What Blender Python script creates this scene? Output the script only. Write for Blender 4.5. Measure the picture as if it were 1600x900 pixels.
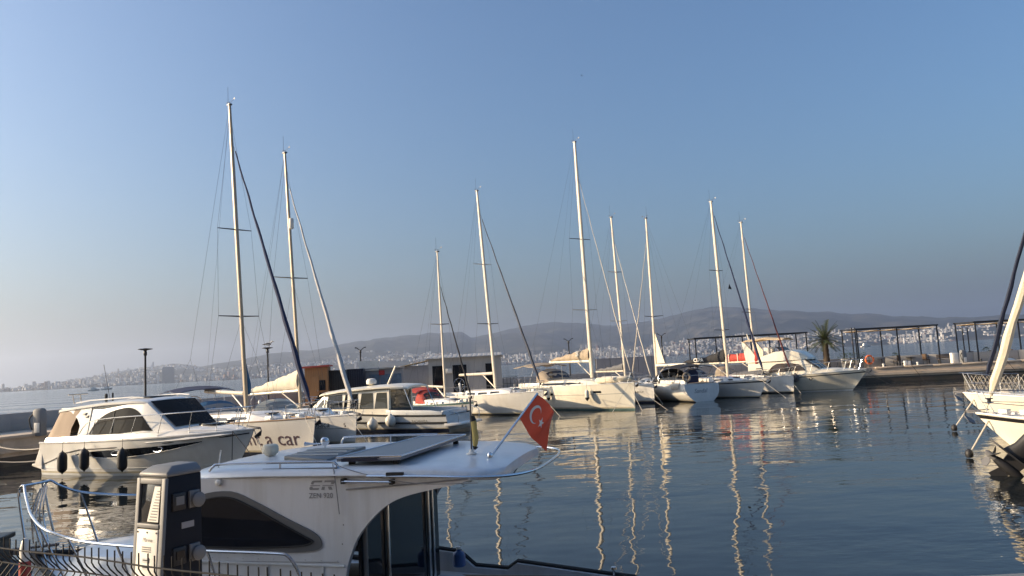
import bpy, bmesh, math, random
from mathutils import Vector, Matrix
R = math.radians
rnd = random.Random(7)
sc = bpy.context.scene
for o in list(bpy.data.objects): bpy.data.objects.remove(o)
col = sc.collection

# ------------------------------------------------------------------ camera
EYE = 3.3
cam_d = bpy.data.cameras.new('camera'); cam = bpy.data.objects.new('camera', cam_d); col.objects.link(cam)
cam_d.sensor_width = 36.0; cam_d.lens = 36.0 * 1164 / 1600
cam_d.clip_start = 0.1; cam_d.clip_end = 60000
_p, _r = R(5.8387), R(3.0624)
fwd = Vector((0, math.cos(_p), math.sin(_p))); up0 = Vector((0, -math.sin(_p), math.cos(_p))); r0 = Vector((1, 0, 0))
ix = r0 * math.cos(_r) - up0 * math.sin(_r); iu = r0 * math.sin(_r) + up0 * math.cos(_r)
m3 = Matrix((ix, iu, -fwd)).transposed()
cam.matrix_world = Matrix.Translation((0, 0, EYE)) @ m3.to_4x4()
sc.camera = cam

# ------------------------------------------------------------------ sky, sun, exposure
SUN_EL = R(18.5)
SUN_H = Vector((-0.9999, 0.0105)).normalized()         # horizontal direction towards the sun (left)
world = bpy.data.worlds.new('World'); sc.world = world; world.use_nodes = True
wn = world.node_tree.nodes; wl = world.node_tree.links
bgn = wn['Background']
sky = wn.new('ShaderNodeTexSky'); sky.sky_type = 'NISHITA'; sky.sun_disc = False
sky.sun_elevation = SUN_EL
sky.sun_rotation = math.atan2(SUN_H.x, SUN_H.y)
sky.altitude = 0; sky.air_density = 1.3; sky.dust_density = 4.6; sky.ozone_density = 6.0
wl.new(sky.outputs[0], bgn.inputs[0]); bgn.inputs[1].default_value = 0.104
sun_d = bpy.data.lights.new('sun', 'SUN'); sun = bpy.data.objects.new('sun', sun_d); col.objects.link(sun)
sun_d.energy = 4.4; sun_d.angle = R(0.6); sun_d.color = (1.0, 0.77, 0.50)
sdir = Vector((SUN_H.x * math.cos(SUN_EL), SUN_H.y * math.cos(SUN_EL), math.sin(SUN_EL)))
sun.rotation_euler = sdir.to_track_quat('Z', 'Y').to_euler()
sun.location = sdir * 60
vs = sc.view_settings
vs.view_transform = 'Standard'; vs.look = 'None'; vs.exposure = 0.95; vs.gamma = 1.0; vs.use_curve_mapping = False
cy = sc.cycles
cy.max_bounces = 8; cy.volume_bounces = 1; cy.transparent_max_bounces = 12
cy.use_denoising = True
cy.caustics_reflective = True; cy.sample_clamp_indirect = 6.0

# ------------------------------------------------------------------ helpers
def sm(a, b, x):
    t = max(0.0, min(1.0, (x - a) / (b - a))); return t * t * (3 - 2 * t)
def lerp(a, b, t): return a + (b - a) * t
def interp(tab, x):
    if x <= tab[0][0]: return tab[0][1]
    for (x0, y0), (x1, y1) in zip(tab, tab[1:]):
        if x <= x1:
            return lerp(y0, y1, (x - x0) / (x1 - x0))
    return tab[-1][1]

MATS = {}
def mat(name, c, rough=0.5, metal=0.0, var=0.12, scale=3.0, coat=0.0, bump=0.0, bscale=40.0, dirt=None, dscale=1.2, damt=0.35, spec=0.5, alpha=1.0, trans=0.0, stretch=(1, 1, 1), sheen=0.0):
    m = bpy.data.materials.new(name); m.use_nodes = True
    n, l = m.node_tree.nodes, m.node_tree.links
    b = n['Principled BSDF']
    b.inputs['Roughness'].default_value = rough; b.inputs['Metallic'].default_value = metal
    b.inputs['Coat Weight'].default_value = coat; b.inputs['Coat Roughness'].default_value = 0.12
    b.inputs['Specular IOR Level'].default_value = spec
    b.inputs['Transmission Weight'].default_value = trans
    b.inputs['Alpha'].default_value = alpha
    if sheen: b.inputs['Sheen Weight'].default_value = sheen
    tc = n.new('ShaderNodeTexCoord'); mp = n.new('ShaderNodeMapping'); mp.inputs['Scale'].default_value = stretch
    l.new(tc.outputs['Object'], mp.inputs[0])
    nz = n.new('ShaderNodeTexNoise'); nz.inputs['Scale'].default_value = scale; nz.inputs['Detail'].default_value = 6; nz.inputs['Roughness'].default_value = 0.6
    l.new(mp.outputs[0], nz.inputs['Vector'])
    mx = n.new('ShaderNodeMix'); mx.data_type = 'RGBA'
    mx.inputs[6].default_value = (*[max(0, v * (1 - var)) for v in c], 1); mx.inputs[7].default_value = (*[min(1, v * (1 + var)) for v in c], 1)
    l.new(nz.outputs['Fac'], mx.inputs[0]); out = mx.outputs[2]
    if dirt:
        n2 = n.new('ShaderNodeTexNoise'); n2.inputs['Scale'].default_value = dscale; n2.inputs['Detail'].default_value = 8; n2.inputs['Roughness'].default_value = 0.7
        l.new(mp.outputs[0], n2.inputs['Vector'])
        rp = n.new('ShaderNodeValToRGB'); rp.color_ramp.elements[0].position = 0.48; rp.color_ramp.elements[1].position = 0.72
        l.new(n2.outputs['Fac'], rp.inputs[0])
        mu = n.new('ShaderNodeMath'); mu.operation = 'MULTIPLY'; mu.inputs[1].default_value = damt; l.new(rp.outputs[0], mu.inputs[0])
        m2 = n.new('ShaderNodeMix'); m2.data_type = 'RGBA'; m2.inputs[7].default_value = (*dirt, 1)
        l.new(mu.outputs[0], m2.inputs[0]); l.new(out, m2.inputs[6]); out = m2.outputs[2]
    l.new(out, b.inputs['Base Color'])
    if bump:
        n3 = n.new('ShaderNodeTexNoise'); n3.inputs['Scale'].default_value = bscale; n3.inputs['Detail'].default_value = 5
        l.new(mp.outputs[0], n3.inputs['Vector'])
        bp = n.new('ShaderNodeBump'); bp.inputs['Strength'].default_value = bump; bp.inputs['Distance'].default_value = 0.02
        l.new(n3.outputs['Fac'], bp.inputs['Height']); l.new(bp.outputs[0], b.inputs['Normal'])
    MATS[name] = m; return m

class MB:
    """collects shapes, builds ONE mesh object"""
    def __init__(s): s.v = []; s.f = []; s.m = []
    def add(s, verts, faces, mi=0):
        b = len(s.v); s.v += [tuple(p) for p in verts]
        for f in faces: s.f.append([i + b for i in f]); s.m.append(mi)
        return s
    def box(s, c, d, rz=0.0, mi=0, ry=0.0, rx=0.0, taper=1.0):
        mtx = Matrix.Translation(c) @ Matrix.Rotation(rz, 4, 'Z') @ Matrix.Rotation(ry, 4, 'Y') @ Matrix.Rotation(rx, 4, 'X')
        vs_ = []
        for z in (-.5, .5):
            k = taper if z > 0 else 1
            for x, y in ((-.5, -.5), (.5, -.5), (.5, .5), (-.5, .5)):
                vs_.append(mtx @ Vector((x * d[0] * k, y * d[1] * k, z * d[2])))
        return s.add(vs_, [(3, 2, 1, 0), (4, 5, 6, 7), (0, 1, 5, 4), (1, 2, 6, 5), (2, 3, 7, 6), (3, 0, 4, 7)], mi)
    def tube(s, pts, r, n=6, mi=0, closed=False, caps=True):
        pts = [Vector(p) for p in pts]; N = len(pts)
        if not hasattr(r, '__len__'): r = [r] * N
        rings = []
        ref = None
        for i, p in enumerate(pts):
            if closed: t = pts[(i + 1) % N] - pts[i - 1]
            else: t = pts[min(i + 1, N - 1)] - pts[max(i - 1, 0)]
            if t.length < 1e-9: t = Vector((0, 0, 1))
            t.normalize()
            if ref is None:
                ref = Vector((0, 0, 1)) if abs(t.z) < .9 else Vector((1, 0, 0))
            u = (ref - t * ref.dot(t))
            if u.length < 1e-6: u = t.orthogonal()
            u.normalize(); w = t.cross(u); ref = u
            rings.append([p + u * (r[i] * math.cos(2 * math.pi * k / n)) + w * (r[i] * math.sin(2 * math.pi * k / n)) for k in range(n)])
        return s.loft(rings, mi, closed_ring=True, caps=caps and not closed, closed_path=closed)
    def loft(s, rings, mi=0, closed_ring=True, caps=True, closed_path=False):
        b = len(s.v); n = len(rings[0]); N = len(rings)
        for rg in rings: s.v += [tuple(p) for p in rg]
        for i in range(N if closed_path else N - 1):
            i2 = (i + 1) % N
            for k in range(n if closed_ring else n - 1):
                k2 = (k + 1) % n
                s.f.append([b + i * n + k, b + i * n + k2, b + i2 * n + k2, b + i2 * n + k]); s.m.append(mi)
        if caps and closed_ring:
            s.f.append([b + k for k in range(n)][::-1]); s.m.append(mi)
            s.f.append([b + (N - 1) * n + k for k in range(n)]); s.m.append(mi)
        return s
    def plate(s, poly, nrm, th=0.02, mi=0):
        """thin slab from a 3d polygon; nrm points out, the slab goes inwards by th"""
        P = [Vector(p) for p in poly]; c = sum(P, Vector()) / len(P); nv = Vector(nrm).normalized() * th
        b = len(s.v); n = len(P)
        a = Vector()
        for i in range(n): a += (P[i] - c).cross(P[(i + 1) % n] - c)
        if a.dot(nv) < 0: P = P[::-1]
        s.v += [tuple(p) for p in P] + [tuple(p - nv) for p in P] + [tuple(c), tuple(c - nv)]
        for i in range(n):
            j = (i + 1) % n
            s.f.append([b + i, b + j, b + 2 * n]); s.m.append(mi)
            s.f.append([b + n + j, b + n + i, b + 2 * n + 1]); s.m.append(mi)
            s.f.append([b + j, b + i, b + n + i, b + n + j]); s.m.append(mi)
        return s
    def lathe(s, prof, c=(0, 0, 0), n=12, axis='Z', mi=0):
        rings = []
        for r, h in prof:
            rg = []
            for k in range(n):
                a = 2 * math.pi * k / n; x, y = r * math.cos(a), r * math.sin(a)
                p = {'Z': (x, y, h), 'X': (h, x, y), 'Y': (y, h, x)}[axis]
                rg.append((p[0] + c[0], p[1] + c[1], p[2] + c[2]))
            rings.append(rg)
        return s.loft(rings, mi)
    def torus(s, c, R0, r, n=16, k=6, axis='Z', mi=0):
        pts = []
        for i in range(n):
            a = 2 * math.pi * i / n; x, y = R0 * math.cos(a), R0 * math.sin(a)
            p = {'Z': (x, y, 0), 'X': (0, x, y), 'Y': (x, 0, y)}[axis]
            pts.append((p[0] + c[0], p[1] + c[1], p[2] + c[2]))
        return s.tube(pts, r, k, mi, closed=True)
    def build(s, name, mats, parent=None, smooth=40, bevel=0.0, bseg=2):
        me = bpy.data.meshes.new(name); me.from_pydata(s.v, [], s.f)
        if not isinstance(mats, (list, tuple)): mats = [mats]
        for m in mats: me.materials.append(MATS[m] if isinstance(m, str) else m)
        if len(mats) > 1: me.polygons.foreach_set('material_index', s.m)
        me.validate()
        o = bpy.data.objects.new(name, me); col.objects.link(o)
        if parent: o.parent = parent
        if bevel:
            bm = bmesh.new(); bm.from_mesh(me)
            es = [e for e in bm.edges if len(e.link_faces) == 2 and e.calc_face_angle(0) > R(30)]
            bmesh.ops.bevel(bm, geom=es, offset=bevel, segments=bseg, affect='EDGES', profile=.5, clamp_overlap=True)
            bm.to_mesh(me); bm.free()
        if smooth:
            me.shade_smooth(); me.set_sharp_from_angle(angle=R(smooth))
        return o

def tag(o, label=None, cat=None, group=None, kind=None):
    if label: o['label'] = label
    if cat: o['category'] = cat
    if group: o['group'] = group
    if kind: o['kind'] = kind
    return o
def thing(name, label, cat, loc=(0, 0, 0), rz=0.0, group=None):
    o = bpy.data.objects.new(name, None); col.objects.link(o); o.empty_display_size = .3
    o.location = loc; o.rotation_euler = (0, 0, rz)
    return tag(o, label, cat, group)
def copy_tree(o, parent=None):
    c = o.copy(); col.objects.link(c); c.parent = parent
    for ch in list(o.children): copy_tree(ch, c)
    return c
def tube(name, pts, r, m, parent=None, n=6, **k): return MB().tube(pts, r, n, **k).build(name, m, parent)
def box(name, c, d, m, parent=None, bevel=0.0, **k): return MB().box(c, d, **k).build(name, m, parent, smooth=40 if bevel else 0, bevel=bevel)
def arc(pts, n=6):
    """Catmull-Rom through points"""
    P = [Vector(p) for p in pts]; out = []
    for i in range(len(P) - 1):
        a, b, c, d = P[max(i - 1, 0)], P[i], P[i + 1], P[min(i + 2, len(P) - 1)]
        for k in range(n):
            t = k / n
            out.append(.5 * ((2 * b) + (c - a) * t + (2 * a - 5 * b + 4 * c - d) * t * t + (3 * b - a - 3 * c + d) * t ** 3))
    out.append(P[-1]); return out
def sag(a, b, s, n=8):
    a, b = Vector(a), Vector(b)
    return [a.lerp(b, i / n) - Vector((0, 0, s * 4 * (i / n) * (1 - i / n))) for i in range(n + 1)]

_tc = {}
def text_geo(txt, size, shear=0.0, bold=0.0):
    """flat triangles of a word: list of (x,y), faces; x starts at 0"""
    cu = bpy.data.curves.new('t', 'FONT'); cu.body = txt; cu.size = size; cu.shear = shear; cu.offset = bold; cu.resolution_u = 3
    ob = bpy.data.objects.new('t', cu); col.objects.link(ob)
    bpy.context.view_layer.update()
    me = ob.to_mesh()
    v = [(p.co.x, p.co.y) for p in me.vertices]; f = [list(p.vertices) for p in me.polygons]
    ob.to_mesh_clear(); bpy.data.objects.remove(ob); bpy.data.curves.remove(cu)
    if v:
        mn = min(p[0] for p in v); v = [(p[0] - mn, p[1]) for p in v]
    return v, f
def text_on(name, txt, size, fn, m, parent, **k):
    """letters laid onto a surface: fn(x,y) -> 3d point"""
    v, f = text_geo(txt, size, **k)
    b = MB(); b.add([fn(*p) for p in v], f)
    return b.build(name, m, parent, smooth=0)

# ------------------------------------------------------------------ materials
mat('gel_white', (.78, .76, .71), .22, coat=.3, var=.05, dirt=(.50, .46, .39), dscale=.9, damt=.35, stretch=(1, 1, .35))
mat('gel_cream', (.80, .75, .62), .25, coat=.3, var=.06, dirt=(.50, .44, .34), dscale=.9, damt=.35, stretch=(1, 1, .35))
mat('gel_grey', (.62, .63, .62), .3, coat=.2, var=.06, dirt=(.40, .39, .36), dscale=1.1, damt=.4, stretch=(1, 1, .35))
mat('deck', (.70, .68, .63), .55, var=.08, bump=.2, bscale=120, dirt=(.40, .37, .32), dscale=1.6, damt=.4)
mat('teak', (.28, .18, .10), .7, var=.3, scale=8, stretch=(.3, 6, 1))
mat('antifoul', (.02, .025, .035), .6, var=.4, scale=6, dirt=(.05, .06, .03), damt=.6)
mat('antifoul_red', (.20, .03, .025), .6, var=.3, scale=6)
mat('stripe_navy', (.012, .016, .035), .3, var=.2)
mat('stripe_black', (.012, .012, .014), .35, var=.3)
mat('stripe_red', (.40, .03, .03), .35, var=.15)
mat('stripe_teal', (.10, .17, .16), .4, var=.15)
mat('glass_dark', (.008, .010, .014), .04, var=.3, spec=.32)
mat('glass_brown', (.05, .035, .025), .05, var=.3, spec=.7)
mat('glass_clear', (.05, .055, .052), .04, var=.2, alpha=.86, spec=.6)
mat('vinyl_clear', (.42, .42, .40), .12, var=.1, alpha=.55)
mat('glass_cabin', (.016, .013, .011), .10, var=.3, spec=.10)
mat('gel_stain', (.46, .41, .30), .5, var=.35, scale=5, dirt=(.20, .19, .11), dscale=2.5, damt=.7, stretch=(1, 1, .5))
mat('canvas_maroon', (.10, .022, .024), .8, var=.2)
mat('steel', (.72, .72, .72), .18, metal=1.0, var=.08)
mat('mast_alu', (.36, .295, .21), .38, metal=.2, var=.06, dirt=(.45, .40, .33), damt=.3)
mat('mast_white', (.60, .535, .43), .35, var=.05, coat=.2)
mat('spar_dark', (.03, .03, .035), .4, var=.2)
mat('wire', (.10, .10, .11), .4, metal=.4, var=.1)
mat('rope', (.60, .55, .46), .85, var=.2, scale=40, bump=.5, bscale=200)
mat('rope_dark', (.03, .03, .035), .85, var=.3, scale=40)
mat('canvas_cream', (.70, .62, .47), .8, var=.12, bump=.5, bscale=9, sheen=.2, dirt=(.45, .38, .27), damt=.35)
mat('canvas_beige', (.36, .29, .21), .85, var=.15, bump=.4, bscale=10, dirt=(.22, .17, .12), damt=.4)
mat('canvas_navy', (.015, .025, .07), .8, var=.25, bump=.4, bscale=12)
mat('canvas_black', (.013, .013, .016), .8, var=.3, bump=.4, bscale=12)
mat('canvas_red', (.42, .05, .035), .8, var=.2, bump=.4, bscale=12, dirt=(.22, .03, .02), damt=.4)
mat('canvas_blue', (.02, .10, .20), .8, var=.2, bump=.4, bscale=12)
mat('canvas_grey', (.13, .13, .135), .85, var=.2, bump=.4, bscale=12)
mat('sail_grey', (.55, .53, .50), .8, var=.2, bump=.5, bscale=7, dirt=(.30, .28, .26), damt=.5)
mat('rubber', (.012, .012, .012), .7, var=.3)
mat('fender_black', (.016, .016, .018), .55, var=.3)
mat('fender_white', (.72, .69, .60), .45, var=.08, dirt=(.40, .36, .28), damt=.4)
mat('plastic_grey', (.17, .175, .18), .5, var=.1, dirt=(.10, .10, .10), damt=.3)
mat('plastic_navy', (.007, .010, .018), .6, var=.15, dirt=(.022, .026, .032), damt=.4, spec=.25)
mat('plastic_white', (.75, .72, .65), .45, var=.06, dirt=(.48, .44, .36), damt=.35)
mat('ink', (.03, .03, .035), .6, var=.2)
mat('ink_grey', (.22, .22, .225), .5, var=.1)
mat('concrete', (.56, .455, .345), .9, var=.22, scale=1.5, bump=.5, bscale=12, dirt=(.19, .145, .10), dscale=.5, damt=.6)
mat('concrete_grey', (.36, .345, .325), .9, var=.18, scale=1.2, bump=.4, bscale=14, dirt=(.18, .17, .16), dscale=.6, damt=.5)
mat('quay_wet', (.055, .045, .035), .5, var=.4, scale=3, bump=.6, bscale=6, dirt=(.03, .04, .02), damt=.7)
mat('paint_black', (.015, .016, .019), .45, var=.25)
mat('paint_orange', (.75, .16, .04), .5, var=.12, dirt=(.5, .15, .06), damt=.4)
mat('paint_red', (.38, .06, .05), .6, var=.2, dirt=(.2, .05, .04), damt=.5)
mat('wood_orange', (.36, .19, .08), .75, var=.3, scale=5, stretch=(4, 4, .4), dirt=(.18, .09, .04), damt=.5)
mat('sheet_grey', (.30, .30, .31), .6, var=.1, dirt=(.18, .175, .17), damt=.4)
mat('sheet_white', (.40, .395, .38), .55, var=.08, dirt=(.34, .32, .29), damt=.4, stretch=(1, 1, .3))
mat('roof_sheet', (.42, .41, .39), .5, metal=.2, var=.15, dirt=(.22, .19, .16), damt=.4)
mat('roof_red', (.48, .09, .06), .6, var=.2)
mat('awning', (.70, .52, .30), .8, var=.1)
# ------------------------------------------------------------------ haze, water
def build_air():
    hz = MB().box((0, 4000, 380), (34000, 26000, 762)).build('haze', [], None, smooth=0)
    m = bpy.data.materials.new('haze_air'); m.use_nodes = True
    n, l = m.node_tree.nodes, m.node_tree.links
    for x in list(n):
        if x.type != 'OUTPUT_MATERIAL': n.remove(x)
    out = [x for x in n if x.type == 'OUTPUT_MATERIAL'][0]
    pv = n.new('ShaderNodeVolumePrincipled'); pv.inputs['Color'].default_value = (.68, .765, .93, 1)
    pv.inputs['Density'].default_value = HAZE; pv.inputs['Anisotropy'].default_value = 0.6
    l.new(pv.outputs[0], out.inputs['Volume'])
    m.cycles.homogeneous_volume = True
    hz.data.materials.append(m)
    tag(hz, 'pale blue haze hanging over the bay and the far hills', 'haze', kind='stuff')
HAZE = 0.000093
build_air()

def water_mat(name, calm):
    m = bpy.data.materials.new(name); m.use_nodes = True
    n, l = m.node_tree.nodes, m.node_tree.links
    b = n['Principled BSDF']
    b.inputs['Base Color'].default_value = (.010, .014, .016, 1); b.inputs['Roughness'].default_value = .02 if calm else .08
    b.inputs['IOR'].default_value = 1.333
    tc = n.new('ShaderNodeTexCoord')
    def noise(sc_, stretch, det=2, rot=0.0):
        mp = n.new('ShaderNodeMapping'); mp.inputs['Scale'].default_value = stretch; mp.inputs['Rotation'].default_value = (0, 0, rot)
        l.new(tc.outputs['Object'], mp.inputs[0])
        t = n.new('ShaderNodeTexNoise'); t.inputs['Scale'].default_value = sc_; t.inputs['Detail'].default_value = det; t.inputs['Roughness'].default_value = .45
        l.new(mp.outputs[0], t.inputs['Vector']); return t.outputs['Fac']
    def mul(a, k):
        x = n.new('ShaderNodeMath'); x.operation = 'MULTIPLY'; l.new(a, x.inputs[0])
        if hasattr(k, 'links'): l.new(k, x.inputs[1])
        else: x.inputs[1].default_value = k
        return x.outputs[0]
    def addn(a, c):
        x = n.new('ShaderNodeMath'); x.operation = 'ADD'; l.new(a, x.inputs[0]); l.new(c, x.inputs[1]); return x.outputs[0]
    if calm:
        swell = mul(noise(.42, (.55, 1, 1), 1, .25), .055)
        mid = mul(noise(1.5, (.6, 1, 1), 1, -.2), .017)
        rip = mul(noise(5.0, (.6, 1, 1), 2, .1), .0078)
        # cat's paws: patches of small wind ripples
        pat = noise(.055, (.6, 1.3, 1), 2, .3)
        rp = n.new('ShaderNodeMapRange'); rp.inputs['From Min'].default_value = .42; rp.inputs['From Max'].default_value = .62
        rp.inputs['To Min'].default_value = .12; rp.inputs['To Max'].default_value = 1.9
        l.new(pat, rp.inputs['Value'])
        rip = mul(rip, rp.outputs[0])
        h = addn(addn(swell, mid), rip)
    else:
        h = addn(mul(noise(.05, (.5, 1, 1), 3, .2), 3.5), mul(noise(.6, (.5, 1, 1), 3, -.1), .32))
    bp = n.new('ShaderNodeBump'); bp.inputs['Strength'].default_value = 1.0; bp.inputs['Distance'].default_value = 1.0
    l.new(h, bp.inputs['Height']); l.new(bp.outputs[0], b.inputs['Normal'])
    MATS[name] = m
water_mat('water_calm', True); water_mat('water_sea', False)

# the breakwater quay: front edge, from off-frame left round to off-frame right
QF = [(-48, 12), (-31, 24.5), (-22.6, 33), (-20.2, 38.5), (-17.5, 44.5), (-12.5, 50.5), (-4, 57.5), (3, 61), (14, 64.5), (31, 67), (45, 65.0), (78, 60)]
def offset_line(P, d):
    out = []
    for i, p in enumerate(P):
        a = Vector(P[max(i - 1, 0)]); c = Vector(P[min(i + 1, len(P) - 1)])
        t = (c - a).normalized(); nn = Vector((-t.y, t.x)); out.append(Vector(p) + nn * d)
    return out
QW = 8.5
QB = offset_line(QF, QW)
# sheltered basin water and open sea as two sheets meeting under the breakwater
mid_line = offset_line(QF, 3.0)
v = [(-48, -60, 0.0), (78, -60, 0.0)] + [(p.x, p.y, 0.0) for p in mid_line[::-1]]
o = MB().add(v, [list(range(len(v)))]).build('basin_water', 'water_calm', smooth=0); tag(o, kind='structure')
v = [(-12000, -3000, -.006), (12000, -3000, -.006), (12000, 13500, -.006), (-12000, 13500, -.006)]
o = MB().add(v, [(0, 1, 2, 3)]).build('sea', 'water_sea', smooth=0); tag(o, kind='structure')

def strip(name, A, B, za, zb, m, parent=None):
    b = MB(); v = []
    for p, q in zip(A, B): v += [(p[0], p[1], za), (q[0], q[1], zb)]
    f = [(2 * i, 2 * i + 2, 2 * i + 3, 2 * i + 1) for i in range(len(A) - 1)]
    return b.add(v, f).build(name, m, parent, smooth=0)
def ribbon(name, A, B, z0, z1, m, parent=None, zf=None):
    """solid strip between two lines from z0 to z1"""
    rings = []
    for p, q in zip(A, B):
        rings.append([(p[0], p[1], z0), (p[0], p[1], z1), (q[0], q[1], z1), (q[0], q[1], z0)])
    return MB().loft(rings).build(name, m, parent, smooth=0)
QZ = 1.2
qd = ribbon('breakwater_quay', QF, QB, -.8, QZ, 'concrete'); tag(qd, kind='structure')
# front face pieces: dark wet band at the waterline, kerb stones along the edge
ribbon('waterline_band', offset_line(QF, -.03), offset_line(QF, .3), -.6, .42, 'quay_wet', qd)
ribbon('quay_ledge', offset_line(QF, -.16), offset_line(QF, .4), .60, .80, 'concrete', qd)
def along(P, step):
    out = []; carry = 0.0
    for a, b in zip(P, P[1:]):
        a, b = Vector(a), Vector(b); d = (b - a).length; t = carry
        while t < d:
            out.append((a.lerp(b, t / d), (b - a).normalized())); t += step
        carry = t - d
    return out
kerb = MB().box((0, 0, 0), (2.36, .42, .14)).build('kerb_stone', 'concrete', qd, smooth=40, bevel=.02)
first = True
for p, t in along(offset_line(QF, .12), 2.4):
    if p.x < -40 or p.x > 70: continue
    k = kerb if first else kerb.copy()
    if not first: col.objects.link(k)
    k.location = (p.x, p.y, QZ + .06 + rnd.uniform(-.01, .012)); k.rotation_euler = (0, 0, math.atan2(t.y, t.x)); first = False
# parapet wall along the seaward side, cast in lengths
pw = thing('parapet_wall', 'low grey concrete parapet running along the seaward side of the breakwater', 'wall')
seg = MB().box((0, 0, .46), (3.95, .35, .92)).build('wall_panel', 'concrete_grey', pw, smooth=40, bevel=.025)
first = True
for p, t in along(offset_line(QF, QW - 1.9), 4.0):
    if p.x < -44 or p.x > 74: continue
    k = seg if first else seg.copy()
    if not first: col.objects.link(k)
    k.location = (p.x, p.y, QZ + rnd.uniform(-.008, .008)); k.rotation_euler = (0, 0, math.atan2(t.y, t.x)); first = False

# the near quay under the camera, the harbour building behind it that keeps the foreground in shade
nq = MB().box((-6, -13.0, .3), (120, 37.2, 2.6)).build('near_quay', 'concrete', smooth=0); tag(nq, kind='structure')
nq2 = MB().box((-50, 8.0, .3), (60, 10.4, 2.59)).build('quay_apron', 'concrete', smooth=0); tag(nq2, kind='structure')
def harbour_building():
    t = thing('harbour_building', 'plain three storey harbour building on the near quay, left of the fence', 'building', (-27, 8.4, 1.6))
    box('wall', (0, 0, 5.0), (9.0, 4.8, 10.0), 'sheet_white', t)
    box('roof', (0, 0, 10.15), (9.6, 5.4, .3), 'roof_sheet', t)
    for zz in (1.6, 4.7, 7.8):
        for yy in (-1.4, 1.4):
            w = box('window', (4.5, yy, zz), (.06, 1.1, 1.5), 'glass_dark', t)
            box('sill', (4.56, yy, zz - .8), (.16, 1.3, .08), 'concrete_grey', w)
harbour_building()
def sky_block_hall():  # unseen hall added behind the camera to cut sky light on the near boat
    t = thing('sky_block_hall', 'long plain unseen hall behind the viewpoint, added to block sky light', 'building', (0, -22, 1.6))
    box('wall', (0, 0, 6.5), (74, 12, 13), 'sheet_grey', t); box('roof', (0, 0, 13.2), (75, 13, .4), 'roof_sheet', t)
    for zz in (2.2, 6.0, 9.8):
        for k in range(14):
            w = box('window', (-33 + k * 5.0, 6.0, zz), (3.0, .06, 2.0), 'glass_dark', t); box('sill', (-33 + k * 5.0, 6.07, zz - 1.05), (3.2, .16, .1), 'concrete_grey', w)
sky_block_hall()

# ------------------------------------------------------------------ far hills across the bay and the town
RIDGE = [(-400, 640), (-200, 628), (-60, 616), (0, 609), (60, 601), (130, 590), (200, 577), (265, 567), (292, 567), (312, 571), (365, 563), (430, 549), (500, 544), (560, 531), (620, 525), (690, 517), (722, 517), (737, 526), (760, 521), (800, 511), (862, 501), (900, 503), (960, 506), (1010, 500), (1050, 491), (1085, 480), (1130, 478), (1200, 481), (1300, 486), (1400, 492), (1500, 494), (1600, 489), (1800, 470), (2100, 480)]
def az_el(px, py):
    r = fwd * 1164 + ix * (px - 800) + iu * (450 - py)
    return math.atan2(r.x, r.y), math.atan2(r.z, math.hypot(r.x, r.y))
ELEV = [az_el(*p) for p in RIDGE]      # skyline of the far hills: azimuth, elevation
from mathutils import noise as mnoise
def fbm(x, y, o=4, s=1.0):
    return mnoise.fractal(Vector((x * s, y * s, 3.7)), 1.0, 2.0, o)
R0, R1 = 5200.0, 9000.0
def shore(az): return R0 + 500 * math.sin(az * 3.0 + .6) + 180 * fbm(az * 9, 1.2)
def ridge_r(az): return R1 + 700 * math.sin(az * 4 + 1)
def ground(az, r):
    rs, rr = shore(az), ridge_r(az)
    H_ = EYE + rr * math.tan(max(interp(ELEV, az) + .0017 * fbm(az * 60, 8.3, 4), .0005))
    u = (r - rs) / (rr - rs)
    if u < 0: return -12.0 * min(1, -u * 20)
    x, y = r * math.sin(az), r * math.cos(az)
    if u <= 1:
        prof = .30 * u + .70 * u ** 1.7
        w = math.sin(math.pi * min(1, u)) ** .8
        h = H_ * (prof + w * (.20 * fbm(x, y, 5, 1 / 1300.0) + .10 * (1 - 2 * abs(fbm(x + 900, y, 3, 1 / 700.0)))))
        cap = EYE + r * math.tan(max(interp(ELEV, az), .0005)) * (.93 + .05 * fbm(x, y, 4, 1 / 600.0))
        return max(4.0 * min(1, u * 60), min(h, cap))
    return max(0, H_ * (1 - .5 * (u - 1)) - 10)
def build_hills():
    NA, NR = 420, 64
    A0, A1 = R(-47), R(47)
    v, f = [], []
    for i in range(NA + 1):
        az = A0 + (A1 - A0) * i / NA
        rs, rr = shore(az), ridge_r(az)
        for j in range(NR + 1):
            u = -.02 + 1.35 * j / NR
            r = rs + (rr - rs) * u
            v.append((r * math.sin(az), r * math.cos(az), ground(az, r)))
    for i in range(NA):
        for j in range(NR):
            a = i * (NR + 1) + j; f.append((a, a + 1, a + NR + 2, a + NR + 1))
    f = [q[::-1] for q in f]
    m = bpy.data.materials.new('hillside'); m.use_nodes = True
    n, l = m.node_tree.nodes, m.node_tree.links; b = n['Principled BSDF']; b.inputs['Roughness'].default_value = .95; b.inputs['Specular IOR Level'].default_value = .1
    tc = n.new('ShaderNodeTexCoord')
    nz = n.new('ShaderNodeTexNoise'); nz.inputs['Scale'].default_value = .0035; nz.inputs['Detail'].default_value = 9; nz.inputs['Roughness'].default_value = .68
    l.new(tc.outputs['Object'], nz.inputs['Vector'])
    rp = n.new('ShaderNodeValToRGB'); e = rp.color_ramp.elements
    e[0].position = .40; e[0].color = (.008, .013, .013, 1); e[1].position = .62; e[1].color = (.085, .075, .06, 1)
    x = e.new(.50); x.color = (.022, .026, .023, 1)
    l.new(nz.outputs['Fac'], rp.inputs[0]); l.new(rp.outputs[0], b.inputs['Base Color'])
    MATS['hillside'] = m
    tag(MB().add(v, f).build('hills', 'hillside', smooth=180), kind='structure')
build_hills()
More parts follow.
